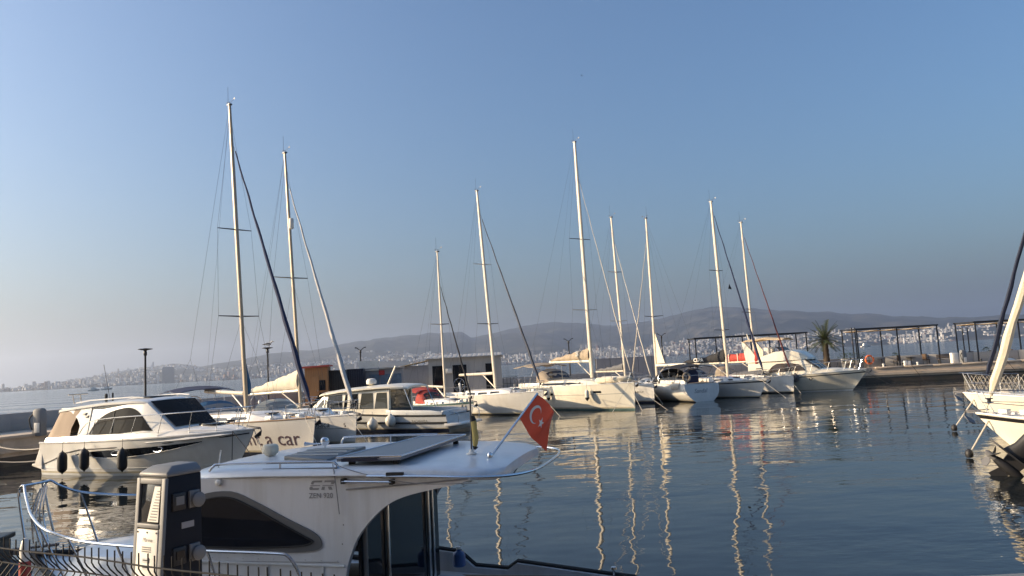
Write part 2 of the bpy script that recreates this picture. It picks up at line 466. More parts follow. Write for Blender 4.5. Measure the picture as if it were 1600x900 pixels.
for i, c in enumerate([(.44, .43, .41), (.58, .57, .55), (.33, .31, .28), (.16, .155, .15), (.38, .37, .36), (.19, .20, .21)]):
    mat('town%d' % i, c, .8, var=.15, scale=.05)
mat('town_roof', (.20, .12, .09), .8, var=.2, scale=.05)
mat('town_window', (.05, .06, .07), .2, var=.2)
# how far up the slope the town climbs (fraction of the way to the ridge) and how dense, by picture azimuth
CLIMB = [(az_el(x, 560)[0], c) for x, c in ((-300, .5), (0, .75), (80, 1.0), (250, 1.0), (300, .85), (350, .40), (480, .33), (560, .55), (700, .40), (760, .20), (900, .18), (960, .26), (1050, .34), (1130, .32), (1200, .30), (1290, .40), (1420, .40), (1480, .55), (1600, .60), (1900, .5))]
ZONES = [(az_el(x, 560)[0], w_) for x, w_ in ((227, 'left of the disc headed lamp post'), (420, 'between the two disc headed lamp posts'), (640, 'above the wooden shed and kiosk'), (900, 'left of the cream yacht mast'), (1090, 'between cream yacht mast and long pergola'), (1270, 'behind the long pergola'), (1480, 'behind the pergola right of the palm'), (9000, 'behind the rightmost pergola'))]
def build_town():
    pts = []
    rn = random.Random(11)
    tries = 0
    while len(pts) < 15000 and tries < 150000:
        tries += 1
        az = rn.uniform(R(-42), R(42)); rs, rr = shore(az), ridge_r(az)
        u = rn.random() ** 1.15 * interp(CLIMB, az) * 1.08
        r = rs + 25 + (rr - rs) * u
        x, y = r * math.sin(az), r * math.cos(az)
        if 1.5 * fbm(x, y, 4, 1 / 520.0) + .42 < rn.random() * 1.0: continue
        pts.append((az, r, x, y, u))
    b = MB(); singles = []
    for az, r, x, y, u in pts:
        g = ground(az, r)
        tall = rn.random() < (.05 if u < .25 else .012)
        w = rn.uniform(8, 19); d = rn.uniform(8, 15); h = rn.uniform(24, 50) if tall else rn.choice((6, 8, 10, 13, 16)) * rn.uniform(.8, 1.15)
        if abs(az) < R(38) and (tall or (w > 17.6 and h > 13)) and len(singles) < 240: singles.append((x, y, g, w, d, h, az)); continue
        b.box((x, y, g + h / 2 - 3), (w, d, h + 6), rz=az * -1 + rn.uniform(-.6, .6), mi=rn.choices(range(7), (5, 5, 3, 2, 3, 2, 2))[0])
    o = b.build('town_houses', ['town%d' % i for i in range(6)] + ['town_roof'], smooth=0)
    tag(o, 'countless pale houses packed together on the far hillsides across the bay', 'houses', kind='stuff')
    kinds = ('tower_block', 'apartment_building')
    for k, (x, y, g, w, d, h, az) in enumerate(singles):
        tall = h > 24
        bb = MB(); rz = -az + rn.uniform(-.4, .4)
        bb.box((0, 0, h / 2 - 3), (w, d, h + 6), mi=0)
        bb.box((w * .1, 0, h + 1.2), (w * .4, d * .5, 2.6), mi=1)
        nb = int(h / 6)
        for q in range(nb): bb.box((0, 0, 3 + q * 6.0), (w * 1.02, d * 1.02, 1.5), mi=2)
        o = bb.build(kinds[0] if tall else kinds[1], [MATS['town%d' % rn.choice((0, 0, 1, 1, 2, 4, 5))], MATS['town4'], MATS['town_window']], smooth=0)
        o.location = (x, y, g); o.rotation_euler = (0, 0, rz)
        zone = [w_ for a_, w_ in ZONES if az < a_][0]
        if tall: tag(o, 'pale far tower block across the bay, ' + zone, 'tower block', 'tower blocks across the bay, ' + zone)
        else: tag(o, 'pale far apartment building across the bay, ' + zone, 'apartment block', 'apartment buildings across the bay, ' + zone)
    # the broad grey slab that stands out on the left shore
    az, _ = az_el(263, 590); r = shore(az) + 40
    o = MB().box((0, 0, 43), (68, 26, 92), mi=0).box((0, 0, 91), (60, 20, 6), mi=1)
    for q in range(15): o.box((0, 0, 6 + q * 5.7), (68.6, 26.6, 1.6), mi=1)
    o = o.build('office_slab', ['town5', 'town_window'], smooth=0); o.location = (r * math.sin(az), r * math.cos(az), 2); o.rotation_euler = (0, 0, -az)
    tag(o, 'broad dark grey high-rise slab standing alone on the left far shore', 'high-rise')
build_town()
# ------------------------------------------------------------------ boat kit (boat space: +x bow, +y port, z up, z=0 waterline)
class Hull:
    def __init__(s, L, B, fs, fb, ws=.82, mx=.42, pw=2.3, ovb=.35, ovs=.15, kw=.92, kb=.5, tip=.02, sp=1.7, depth=.55, ke=1.3):
        s.ke = ke
        s.L, s.B, s.fs, s.fb, s.ws, s.mx, s.pw, s.ovb, s.ovs, s.kw, s.kb, s.tip, s.sp, s.depth = L, B, fs, fb, ws, mx, pw, ovb, ovs, kw, kb, tip, sp, depth
    def sheer(s, t): return s.fs + (s.fb - s.fs) * max(0, t) ** s.sp
    def hb(s, t):
        if t > s.mx:
            u = (t - s.mx) / (1 - s.mx); k = 1 - u ** s.pw
        else:
            u = (s.mx - t) / s.mx; k = 1 - (1 - s.ws) * u * u
        return max(s.tip, s.B / 2 * k)
    def xr(s, a): return (-s.L / 2 + s.ovs * (1 - a), s.L / 2 - s.ovb * (1 - a) ** 1.15)
    def pt(s, t, a, side=1, off=0.0):
        x0, x1 = s.xr(max(0, a)); x = x0 + t * (x1 - x0)
        kt = lerp(s.kw, s.kb, t ** 2.2); k = 1 - (1 - kt) * (1 - a) ** s.ke
        return Vector((x, side * (s.hb(t) * k + off), s.sheer(t) * a))
    def at(s, x, z, side=1, off=0.0):
        t = (x + s.L / 2) / s.L
        for _ in range(4):
            a = max(0.0, min(1.0, z / s.sheer(t))); x0, x1 = s.xr(a); t = max(0, min(1, (x - x0) / (x1 - x0)))
        return s.pt(t, a, side, off)
    def deck_z(s, x): return s.sheer((x + s.L / 2) / s.L)
    def deck_y(s, x): return s.hb((x + s.L / 2) / s.L)
    def build(s, parent, top='gel_white', boot='stripe_navy', bottom='antifoul', stripe=None, sr=(.80, .88), bh=.10, N=26, deck='deck', rail='gel_white', rr=.03, crown=.07):
        ts = [1 - (1 - i / N) ** 1.25 for i in range(N + 1)]
        A = sorted({1.0, sr[1], sr[0], .62, .42, .25, bh + .055, bh, 0.0}, reverse=True)
        rows = [('a', a) for a in A] + [('b', .35), ('b', .75), ('b', 1.0)]
        rings = []
        for t in ts:
            half = []
            for kd, a in rows:
                if kd == 'a': half.append(s.pt(t, a))
                else:
                    p = s.pt(t, 0.0); q = math.cos(a * math.pi / 2)
                    half.append(Vector((lerp(p.x, p.x * .9, a), p.y * q, -s.depth * math.sin(a * math.pi / 2) * (.35 + .65 * math.sin(math.pi * min(1, .15 + t * .8))))))
            rings.append(half + [Vector((p.x, -p.y, p.z)) for p in half[::-1][1:]])
        b = MB(); nr = len(rings[0]); base = 0
        for rg in rings: b.v += [tuple(p) for p in rg]
        def mi(k):
            kk = k if k < len(rows) - 1 else nr - 2 - k
            kd, a = rows[kk]
            if kd == 'b' or a == 0.0: return 2
            if a <= bh + 1e-6: return 1
            if a <= bh + .056: return 4
            if stripe and abs(a - sr[1]) < 1e-6: return 3
            return 0
        for i in range(N):
            for k in range(nr - 1):
                b.f.append([i * nr + k, i * nr + k + 1, (i + 1) * nr + k + 1, (i + 1) * nr + k]); b.m.append(mi(k))
        b.f.append(list(range(nr))[::-1]); b.m.append(0)
        b.f.append([N * nr + k for k in range(nr)]); b.m.append(0)
        h = b.build('hull', [top, boot, bottom, stripe or top, 'gel_stain' if top.startswith('gel') else top], parent, smooth=32)
        d = MB(); dr = []
        for t in ts:
            p = s.pt(t, 1.0); w = max(.005, p.y - .012)
            dr.append([(p.x, w * q, p.z - .012 + crown * (1 - q * q) * s.hb(t) / (s.B / 2)) for q in (1, .6, .2, -.2, -.6, -1)])
        d.loft(dr, closed_ring=False, caps=False).build('deck', deck, parent, smooth=30)
        if rail:
            for sd in (1, -1):
                MB().tube([s.pt(t, 1.0, sd, -.005) + Vector((0, 0, .012)) for t in ts], rr, 6).build('toe_rail', rail, parent)
        return h

class Shell:
    """superstructure lofted from stations (x, half width at foot, half width at top, foot z, top z)"""
    def __init__(s, st, r=.08, crown=.05): s.st = st; s.r = r; s.c = crown
    def sec(s, x):
        st = s.st
        if x <= st[0][0]: return st[0][1:]
        for a, b in zip(st, st[1:]):
            if x <= b[0]:
                t = (x - a[0]) / max(1e-6, b[0] - a[0]); return tuple(lerp(p, q, t) for p, q in zip(a[1:], b[1:]))
        return st[-1][1:]
    def ring(s, x):
        wb, wt, z0, z1 = s.sec(x); r = min(s.r, max(.005, (z1 - z0) * .6), wt * .5)
        P = [(x, wb, z0), (x, lerp(wb, wt, .5), lerp(z0, z1 - r, .5)), (x, wt, z1 - r), (x, wt - .3 * r, z1 - .3 * r), (x, wt - r, z1), (x, wt * .5, z1 + s.c * .75), (x, 0, z1 + s.c)]
        return P + [(p[0], -p[1], p[2]) for p in P[::-1][1:]]
    def side(s, x, f, sd=1, off=.006):
        wb, wt, z0, z1 = s.sec(x); r = min(s.r, max(.005, (z1 - z0) * .6), wt * .5)
        return Vector((x, sd * (lerp(wb, wt, f) + off), lerp(z0, z1 - r, f)))
    def build(s, name, m, parent, sub=3, smooth=40):
        xs = []
        for a, b in zip(s.st, s.st[1:]):
            for k in range(sub): xs.append(lerp(a[0], b[0], k / sub))
        xs.append(s.st[-1][0])
        return MB().loft([s.ring(x) for x in xs], closed_ring=True).build(name, m, parent, smooth=smooth)
    def window(s, poly, sd, m, parent, th=.02, off=.008, name='window', frame=None, fr=.015):
        P = [s.side(x, f, sd, off) for x, f in poly]
        w = MB().plate(P, (0, sd, 0), th).build(name, m, parent, smooth=20)
        if frame: MB().tube(P, fr, 5, closed=True).build('frame', frame, w)
        return w

def patch(fn, up, lo, n=24, k=4, th=.03, inward=None):
    '''curved panel between two curves (x,z) over a surface fn(x,z)->point; follows the surface, with a rim'''
    x0 = max(up[0][0], lo[0][0]); x1 = min(up[-1][0], lo[-1][0])
    g = []
    for i in range(n + 1):
        x = lerp(x0, x1, i / n); a, c = interp(lo, x), interp(up, x)
        g.append([Vector(fn(x, lerp(a, c, j / k))) for j in range(k + 1)])
    b = MB(); v = [p for r_ in g for p in r_]
    f = [(i * (k + 1) + j, (i + 1) * (k + 1) + j, (i + 1) * (k + 1) + j + 1, i * (k + 1) + j + 1) for i in range(n) for j in range(k)]
    b.add(v, f)
    return b
def spl(tab, n=5):
    return [(p.x, p.z) for p in arc([(x, 0, z) for x, z in tab], n)]

def masthead(parent, top, big=True):
    x, y, z = top
    b = MB()
    b.tube([(x, y, z), (x + .02, y, z + .18)], .012, 5).tube([(x, y, z + .10), (x + .42, y + .05, z + .24)], .008, 5)
    b.plate([(x + .30, y + .05, z + .24), (x + .46, y + .05, z + .30), (x + .46, y + .05, z + .19)], (0, -1, 0), .01)
    b.tube([(x - .12, y, z + .02), (x - .22, y, z + .20)], .008, 5).tube([(x - .34, y, z + .21), (x - .10, y, z + .20)], .012, 5)
    b.box((x, y, z + .03), (.26, .16, .07))
    b.build('masthead_gear', 'wire', parent)
    if big: MB().tube([(x - .08, y - .03, z), (x - .08, y - .03, z + .95)], .008, 4).build('antenna', 'wire', parent)

def rig(P, h, xm, H_, rake=.018, r=.085, spr=((.42, .95), (.70, .75)), mastm='mast_alu', fs_top=.86, fs_bow=None, furl='canvas_navy', furl_r=.07, furl_low=1.0, boom=None, back=True, radar=None, zb0=None, base=None, stay2=None):
    zd = base if base is not None else h.deck_z(xm) + .35
    top = Vector((xm - rake * H_, 0, H_)); foot = Vector((xm, 0, zd))
    def mp(z): t = (z - zd) / (H_ - zd); return foot.lerp(top, t)
    n = 8; rings = []
    for i in range(n + 1):
        t = i / n; p = foot.lerp(top, t); k = 1 if t < .75 else lerp(1, .72, (t - .75) / .25)
        rings.append([(p.x + 1.25 * r * k * math.cos(a), .8 * r * k * math.sin(a), p.z) for a in [2 * math.pi * q / 10 for q in range(10)]])
    m = MB().loft(rings).build('mast', mastm, P)
    masthead(m, top)
    chain_x = xm - .35
    for frac, w in spr:
        z = zd + (H_ - zd) * frac; p = mp(z)
        for sd in (1, -1):
            MB().tube([p, (p.x - .22 * w, sd * w, p.z + .04)], [.035, .022], 6).build('spreader', mastm if rnd.random() < .4 else 'spar_dark', m)
    yc = h.deck_y(chain_x) * .96; zc = h.deck_z(chain_x)
    tips = [(mp(zd + (H_ - zd) * f), w) for f, w in spr]
    for sd in (1, -1):
        path = [(chain_x, sd * yc, zc)] + [(p.x - .22 * w, sd * w, p.z + .04) for p, w in tips] + [mp(zd + (H_ - zd) * .97)]
        MB().tube(path, .006, 4).build('shroud', 'wire', P)
        if tips:
            p, w = tips[0]
            MB().tube([(chain_x + .4, sd * yc * .93, zc), p - Vector((0, 0, .15))], .005, 4).build('shroud', 'wire', P)
    bow = Vector(fs_bow) if fs_bow else Vector((h.L / 2 - .12, 0, h.fb + .05))
    ft = mp(zd + (H_ - zd) * fs_top)
    st = MB().tube([bow, ft], .008, 5).build('forestay', 'wire', P)
    if furl:
        pts, rr = [], []
        for i in range(25):
            t = .045 + .90 * i / 24; pts.append(bow.lerp(ft, t) + Vector((.012 * math.sin(i * 1.7), .012 * math.cos(i * 1.3), 0)))
            k = (furl_low * (1 - t) ** 1.4 + .30) * sm(0, .05, (t - .045)) if t > .05 else .35
            rr.append(max(.012, furl_r * k * (1 + .10 * math.sin(i * 2.1))))
        MB().tube(pts, rr, 8).build('furled_sail', furl, st)
    MB().lathe([(.05, -.06), (.11, -.05), (.11, -.03), (.05, -.02), (.05, .06), (.11, .07), (.11, .09), (.03, .1)], tuple(bow + (ft - bow) * .03), 8).build('furler_drum', 'spar_dark', st)
    if stay2:
        MB().tube([(stay2[0], 0, h.deck_z(stay2[0]) + .05), mp(zd + (H_ - zd) * stay2[1])], stay2[2], 6).build('inner_stay', stay2[3], P)
    if back:
        split = Vector((-h.L / 2 + .9, 0, h.fs + 3.2))
        MB().tube([top, split], .006, 4).build('backstay', 'wire', P)
        for sd in (1, -1): MB().tube([split, (-h.L / 2 + .1, sd * h.deck_y(-h.L / 2 + .1) * .8, h.fs)], .006, 4).build('backstay', 'wire', P)
    if radar: MB().lathe([(.02, -.3), (.10, -.27), (.12, -.2), (.12, .2), (.10, .27), (.02, .3)], tuple(mp(radar) + Vector((.25, 0, 0))), 10).build('radar_reflector', 'plastic_white', m)
    if boom:
        L_, zb, mB, cov = boom['L'], boom['z'], boom.get('m', 'mast_white'), boom.get('cover')
        rise = boom.get('rise', 0.0); sw = boom.get('swing', 0.0)
        a = mp(zb) + Vector((-.12, 0, 0)); e = a + Vector((-L_ * math.cos(sw), L_ * math.sin(sw), rise))
        bm_ = MB().tube([a, a.lerp(e, .5), e], boom.get('r', .075), 10).build('boom', mB, P)
        MB().tube([e, top], .004, 4).build('topping_lift', 'wire', P)
        if boom.get('vang', True):
            MB().tube([mp(zd + .12) + Vector((-.1, 0, 0)), a.lerp(e, .30) - Vector((0, 0, .06))], .035, 8).build('boom_vang', 'mast_white', P)
        MB().tube([a.lerp(e, .72), (a.lerp(e, .72).x + .1, 0, h.deck_z(a.lerp(e, .72).x) + .45)], .012, 5).build('mainsheet', 'rope', P)
        if cov:
            cm, hm, ha, wd = cov['m'], cov['hm'], cov['ha'], cov.get('w', .16)
            rings = []; N = 22; k_ = 14
            dirv = (e - a); nrm = Vector((-dirv.y, dirv.x, 0)).normalized()
            for i in range(N + 1):
                t = -.01 + (cov.get('len', .96) + .01) * i / N; p = a + dirv * max(t, -.02)
                hh = ha + (hm - ha) * (1 - min(1, t / cov.get('len', .96))) ** cov.get('pw', 1.6)
                if i == N: hh *= .75
                w = wd * (.75 + .25 * hh / hm) * (1.0 + .12 * math.sin(i * 1.9))
                rg = []
                for q in range(k_):
                    an = 2 * math.pi * q / k_; cz = math.sin(an); cyy = math.cos(an)
                    wig = 1 + .07 * math.sin(3 * q + i * 1.3) + .04 * math.sin(7 * an + i * 2.7)
                    up = (hh * .5) * (1 + cz * wig) - .02 + .03 * math.sin(i * 1.1) * (cz > .5)
                    rg.append(p + nrm * (w * cyy * (1.0 - .35 * max(0, cz)) * wig) + Vector((0, 0, up + .05)))
                rings.append(rg)
            c = MB().loft(rings).build('sail_cover', cm, bm_, smooth=60)
            return m, mp, c, (a, e)
    return m, mp

def rails(P, h, x0, x1, ht=.6, step=1.9, r=.011, lines=2, pulpit=1.3, push=True, open_bow=False, inset=.06):
    """pulpit, stanchions, lifelines, pushpit"""
    def dk(x, sd, up=0): return Vector((x, sd * max(.03, h.deck_y(x) - inset), h.deck_z(x) + up))
    xb = h.L / 2
    pb = [dk(xb - pulpit, -1, ht), dk(xb - pulpit * .55, -1, ht + .03), Vector((xb - .10, -.17, h.fb + ht + .06)), Vector((xb + .06, 0, h.fb + ht + .06)), Vector((xb - .10, .17, h.fb + ht + .06)), dk(xb - pulpit * .55, 1, ht + .03), dk(xb - pulpit, 1, ht)]
    b = MB().tube(arc(pb, 5), r * 1.25, 6)
    for sd in (1, -1):
        b.tube([dk(xb - pulpit, sd, ht), dk(xb - pulpit + .02, sd)], r * 1.25, 6)
        b.tube([Vector((xb - .12, sd * .16, h.fb + ht + .05)), dk(xb - .42, sd)], r * 1.25, 6)
        b.tube([dk(xb - pulpit, sd, ht * .52), Vector((xb - .25, sd * .14, h.fb + ht * .55))], r, 5)
    b.build('pulpit', 'steel', P)
    n = max(1, int(round((x1 - x0) / step))); xs = [x0 + (x1 - x0) * i / n for i in range(n + 1)]
    for sd in (1, -1):
        for x in xs: MB().tube([dk(x, sd), dk(x, sd, ht)], r, 5).build('stanchion', 'steel', P)
        for q in range(lines):
            f = 1 - .48 * q
            MB().tube([dk(xb - pulpit, sd, ht * f)] + [dk(x, sd, ht * f) for x in xs[::-1]], .005, 4).build('lifeline', 'wire', P)
    if push:
        xs_ = -h.L / 2
        b = MB()
        ps = [dk(xs_ + 1.3, -1, ht), dk(xs_ + .5, -1, ht), Vector((xs_ + .06, -h.deck_y(xs_) * .8, h.fs + ht)), Vector((xs_ + .06, h.deck_y(xs_) * .8, h.fs + ht)), dk(xs_ + .5, 1, ht), dk(xs_ + 1.3, 1, ht)]
        b.tube(ps, r * 1.25, 6)
        for p in ps: b.tube([p, (p[0] + .02, p[1], p[2] - ht)], r * 1.25, 6)
        b.build('pushpit', 'steel', P)

def coachroof(P, h, x0, x1, w, ht, m='gel_white', win='glass_dark', nwin=3, hatch=True, fwd_slope=1.2):
    zd = lambda x: h.deck_z(x) - .02
    S = Shell([(x0, w, w * .9, zd(x0), zd(x0) + ht), (x0 + .3 * (x1 - x0), w, w * .88, zd(x0), zd(x0) + ht * 1.03), (x1 - fwd_slope, w * .82, w * .70, zd(x1), zd(x1) + ht * .8), (x1 - .25, w * .55, w * .42, zd(x1), zd(x1) + ht * .28), (x1, w * .40, w * .30, zd(x1), zd(x1) + .05)], .07, .06)
    S.build('coachroof', m, P)
    L_ = (x1 - fwd_slope - x0)
    for sd in (1, -1):
        for k in range(nwin):
            a = x0 + .25 + L_ * k / nwin; c = x0 + L_ * (k + 1) / nwin - .05
            S.window([(a, .38), (a + .06, .30), (c - .05, .34), (c, .45), (c - .12, .74), (a + .10, .80), (a, .70)], sd, win, P, th=.015)
        MB().tube([S.side(x0 + .4 + (L_ - .3) * q / 5, 1.0, sd, -.1) + Vector((0, 0, .07)) for q in range(6)], .014, 5).build('grab_rail', 'teak', P)
    if hatch:
        for xx in (x0 + .45 * (x1 - x0), x1 - .75):
            zz = S.sec(xx)[3] + .06
            MB().box((xx, 0, zz + .01), (.5, .5, .05)).build('deck_hatch', 'glass_dark', P, smooth=40, bevel=.015)
    return S

def sprayhood(P, x, w, z0, z1, ln, m, win='vinyl_clear'):
    rings = []
    for i in range(7):
        t = i / 6; xx = x + ln * (1 - t) ; hh = (z1 - z0) * (1 - (1 - t) ** 2.2 * .93)
        rings.append([(xx - .10 * math.sin(a), w * math.cos(a) * (.86 + .14 * t), z0 + hh * math.sin(a) ** .62) for a in [math.pi * q / 12 for q in range(13)]])
    o = MB().loft(rings, closed_ring=False, caps=False).build('sprayhood', m, P)
    b = MB()
    rr = [rings[1], rings[3]]
    for q0, q1 in ((3, 6), (6, 9)):
        pl = [Vector(rings[0][q]) .lerp(Vector(rings[1][q]), .7) for q in range(q0, q1 + 1)] + [Vector(rings[3][q]) for q in range(q1, q0 - 1, -1)]
        b.plate([p + Vector((.02, 0, .02)) for p in pl], (1, 0, .6), .01)
    b.build('sprayhood_window', win, o, smooth=30)
    MB().tube([(x - .02, w * math.cos(a), z0 + (z1 - z0) * math.sin(a) ** .62) for a in [math.pi * q / 12 for q in range(13)]], .014, 5).build('hood_bow', 'steel', o)
    return o

def bimini(P, x0, x1, w, z, foot, m, sagv=.06, th=.03):
    rings = []
    for i in range(9):
        t = i / 8; x = lerp(x0, x1, t); zz = z + .05 * math.sin(math.pi * t) - sagv * abs(math.sin(2 * math.pi * t)) - .10 * (abs(t - .5) * 2) ** 3
        rings.append([(x, w * q, zz - .16 * abs(q) ** 2.5) for q in (-1, -.8, -.4, 0, .4, .8, 1)] + [(x, w * q, zz - .16 * abs(q) ** 2.5 - th) for q in (1, .8, .4, 0, -.4, -.8, -1)])
    o = MB().loft(rings).build('bimini', m, P, smooth=50)
    for x in (x0 + .08, (x0 + x1) / 2, x1 - .08):
        c = ((x0 + x1) / 2 + (x - (x0 + x1) / 2) * .35)
        pts = [(c, -w * .98, foot), (x, -w * .98, z - .30), (x, -w * .75, z - .12), (x, w * .75, z - .12), (x, w * .98, z - .30), (c, w * .98, foot)]
        MB().tube(pts, .014, 5).build('bimini_bow', 'steel', o)
    return o

def anchor(P, h):
    x = h.L / 2; z = h.fb
    b = MB().box((x + .02, 0, z + .03), (.45, .10, .05)).tube([(x - .35, 0, z + .12), (x + .30, 0, z + .06)], .018, 6)
    b.tube(arc([(x + .30, 0, z + .06), (x + .34, 0, z - .10), (x + .18, 0, z - .24)], 3), [.02] * 6 + [.012], 6)
    b.plate([(x + .36, 0, z - .02), (x + .16, .16, z - .22), (x + .06, 0, z - .30), (x + .16, -.16, z - .22)], (-.6, 0, .8), .02)
    b.build('anchor', 'wire', P)

def place(bow, d, h): # bow point on the waterline + heading -> location, rotation
    d = Vector(d).normalized(); c = Vector(bow) - d * (h.L / 2 - h.ovb)
    return (c.x, c.y, 0.0), math.atan2(d.y, d.x)

def W(P, p):   # boat space -> world (P has no parent)
    return Matrix.Translation(P.location) @ Matrix.Rotation(P.rotation_euler.z, 4, 'Z') @ Vector(p)

def rope(name, label, pts, r=.012, m='rope', group=None):
    o = MB().tube(pts, r, 6).build(name, m); return tag(o, label, 'rope', group)
def fender(label, top, ln=.62, r=.13, m='fender_white', cap=None, group=None, lean=(0, 0)):
    t = thing('fender', label, 'fender', tuple(top), 0, group)
    prof = [(.02, -.02), (.03, -.06), (r * .55, -.10), (r * .92, -.18), (r, -.28), (r, -ln + .20), (r * .9, -ln + .11), (r * .5, -ln + .04), (.03, -ln), (.02, -ln - .03)]
    MB().lathe(prof, (0, 0, 0), 14).build('body', m, t)
    MB().tube([(0, 0, -.04), (lean[0], lean[1], .42)], .008, 5).build('lanyard', 'rope_dark', t)
    if cap: MB().lathe([(r * .56, -ln + .042), (r * .93, -ln + .115), (r * 1.01, -ln + .20)][::-1] + [(r * .5, -ln + .02), (.03, -ln - .012)], (0, 0, 0), 14).build('end_cap', cap, t)
    return t
def ball_fender(label, c, r=.28, m='fender_white', group=None):
    t = thing('buoy_fender', label, 'fender', tuple(c), 0, group)
    MB().lathe([(.02, -r)] + [(r * math.cos(a), r * math.sin(a) * 1.08) for a in [(-80 + 20 * k) * math.pi / 180 for k in range(8)]] + [(.08, r * 1.15), (.06, r * 1.3), (.02, r * 1.32)], (0, 0, 0), 16).build('body', m, t)
    MB().tube([(0, 0, r * 1.3), (0, 0, r * 1.3 + .3)], .009, 5).build('lanyard', 'rope_dark', t)
    return t
# ------------------------------------------------------------------ moored sailing boats
def deck_clutter(P, h, seed, n=7, x0=None, x1=None):
    """coiled lines, winches, blocks, cleats on the deck"""
    q = random.Random(seed); x0 = -h.L * .1 if x0 is None else x0; x1 = h.L * .42 if x1 is None else x1
    for k in range(n):
        x = q.uniform(x0, x1); y = q.uniform(-.8, .8) * (h.deck_y(x) - .15); z = h.deck_z(x) + .07 * (1 - (y / (h.B / 2)) ** 2)
        kind = q.random()
        if kind < .45:
            b = MB()
            for j in range(3): b.torus((x + q.uniform(-.04, .04), y + q.uniform(-.04, .04), z + .02 + .03 * j), q.uniform(.12, .20), .018, 10, 5)
            b.build('coiled_line', q.choice(('rope', 'rope', 'rope_dark')), P)
        elif kind < .75: MB().lathe([(.08, -.02), (.08, .04), (.055, .06), (.055, .13), (.075, .15), (.06, .17)], (x, y, z), 10).build('winch', 'steel', P)
        else: MB().box((x, y, z + .05), (q.uniform(.2, .5), q.uniform(.15, .3), .14)).build('deck_locker', 'gel_white', P, smooth=40, bevel=.02)
    for sd in (1, -1):
        x = h.L / 2 - .8
        b = MB().tube([(x - .12, sd * h.deck_y(x) * .9, h.deck_z(x) + .06), (x + .12, sd * h.deck_y(x) * .9, h.deck_z(x) + .06)], .014, 5)
        b.box((x, sd * h.deck_y(x) * .9, h.deck_z(x) + .02), (.10, .03, .06)); b.build('cleat', 'steel', P)

def cockpit(P, h, x0, x1, wheel=False):
    w = h.deck_y((x0 + x1) / 2) * .62; z = h.fs
    b = MB()
    for sd in (1, -1): b.box(((x0 + x1) / 2, sd * w, z + .14), (x1 - x0, .16, .30))
    b.box((x1, 0, z + .14), (.14, 2 * w, .30)); b.build('coaming', 'gel_white', P, smooth=40, bevel=.03)
    box('cockpit_sole', ((x0 + x1) / 2, 0, z + .055), (x1 - x0 - .1, 2 * w - .2, .03), 'teak', P)
    if wheel:
        s = MB().lathe([(.10, 0), (.07, .4), (.09, .85), (.03, .95)], (x0 + .9, 0, z), 10).build('steering_pedestal', 'gel_white', P)
        b = MB().torus((x0 + .8, 0, z + .8), .48, .018, 20, 5, 'X')
        for k in range(6): b.tube([(x0 + .8, 0, z + .8), (x0 + .8, .48 * math.cos(k * math.pi / 3), z + .8 + .48 * math.sin(k * math.pi / 3))], .009, 4)
        b.build('wheel', 'steel', s)

def hull_text(P, h, txt, size, x, z, side, m, off=.006, **k):
    # reads left to right for a viewer on that side
    sgn = 1 if side < 0 else -1
    o = text_on('lettering', txt, size, lambda u, v: h.at(x + sgn * u, z + v, side, off), m, P, **k)
    return o

mat('ink_maroon', (.11, .07, .09), .5, var=.2)

# A: the hire boat behind the motor yacht, lettering on the bow
hA = Hull(13.0, 3.9, 1.25, 1.55, ovb=.35, kb=.45, pw=2.2)
locA, rzA = place((-8.55, 31.0), (.72, -.69), hA)
A = thing('sailing_yacht', 'tall white sailing yacht with rent a car lettering and navy furled headsail', 'sailboat', locA, rzA)
hA.build(A, top='gel_white', boot='stripe_navy', rail='teak')
coachroof(A, hA, -2.6, 3.6, 1.15, .42, nwin=3)
rails(A, hA, -4.6, 4.6)
rig(A, hA, .55, 16.8, r=.115, rake=.075, spr=((.30, 1.0), (.58, .85)), fs_top=.885, furl='canvas_navy', furl_r=.105, boom=dict(L=5.4, z=2.62, rise=.12, swing=.10, r=.095, m='mast_white', vang=True))
anchor(A, hA); deck_clutter(A, hA, 1, 24); cockpit(A, hA, -6.0, -2.8, True)
sprayhood(A, -2.9, 1.25, hA.fs + .25, hA.fs + 1.05, 1.1, 'canvas_blue')
bimini(A, -6.0, -3.6, 1.45, 3.0, hA.fs, 'canvas_navy')
hull_text(A, hA, 'rent a car', .86, 6.32 - 3.95, .45, -1, 'ink_maroon', off=.008)
# blue rolled bag on the mast
MB().tube(arc([(.35, .16, 2.55), (.33, .20, 3.0), (.30, .15, 3.5), (.28, .10, 4.1)], 4), [.10, .14, .15, .15, .14, .13, .12, .11, .10, .08, .07, .05, .03], 8).build('hanging_flag', 'canvas_blue', A)

# B
hB = Hull(11.5, 3.6, 1.15, 1.42, ovb=.25, kb=.42)
locB, rzB = place((-7.45, 34.1), (.68, -.73), hB)
B = thing('sailing_yacht', 'white sailing yacht with script name on bow and loose grey furled headsail', 'sailboat', locB, rzB)
hB.build(B, boot='stripe_navy')
coachroof(B, hB, -2.2, 3.2, 1.1, .42)
rails(B, hB, -4.0, 3.9)
rig(B, hB, .40, 15.1, r=.10, rake=.075, spr=((.50, .95),), fs_top=.90, furl='sail_grey', furl_r=.085, furl_low=1.35, radar=11.2, boom=dict(L=4.3, z=2.55, rise=-.12, swing=-.22, m='gel_cream', cover=dict(m='canvas_cream', hm=1.0, ha=.22, w=.17, pw=1.15)))
anchor(B, hB); deck_clutter(B, hB, 2, 24); cockpit(B, hB, -5.3, -2.4, True)
sprayhood(B, -2.4, 1.2, hB.fs + .25, hB.fs + 1.0, 1.0, 'canvas_cream')
hull_text(B, hB, 'Kosaca', .40, 5.72 - 2.45, .88, -1, 'ink', shear=.35)
hull_text(B, hB, '5', .24, 5.72 - .62, .88, -1, 'ink')
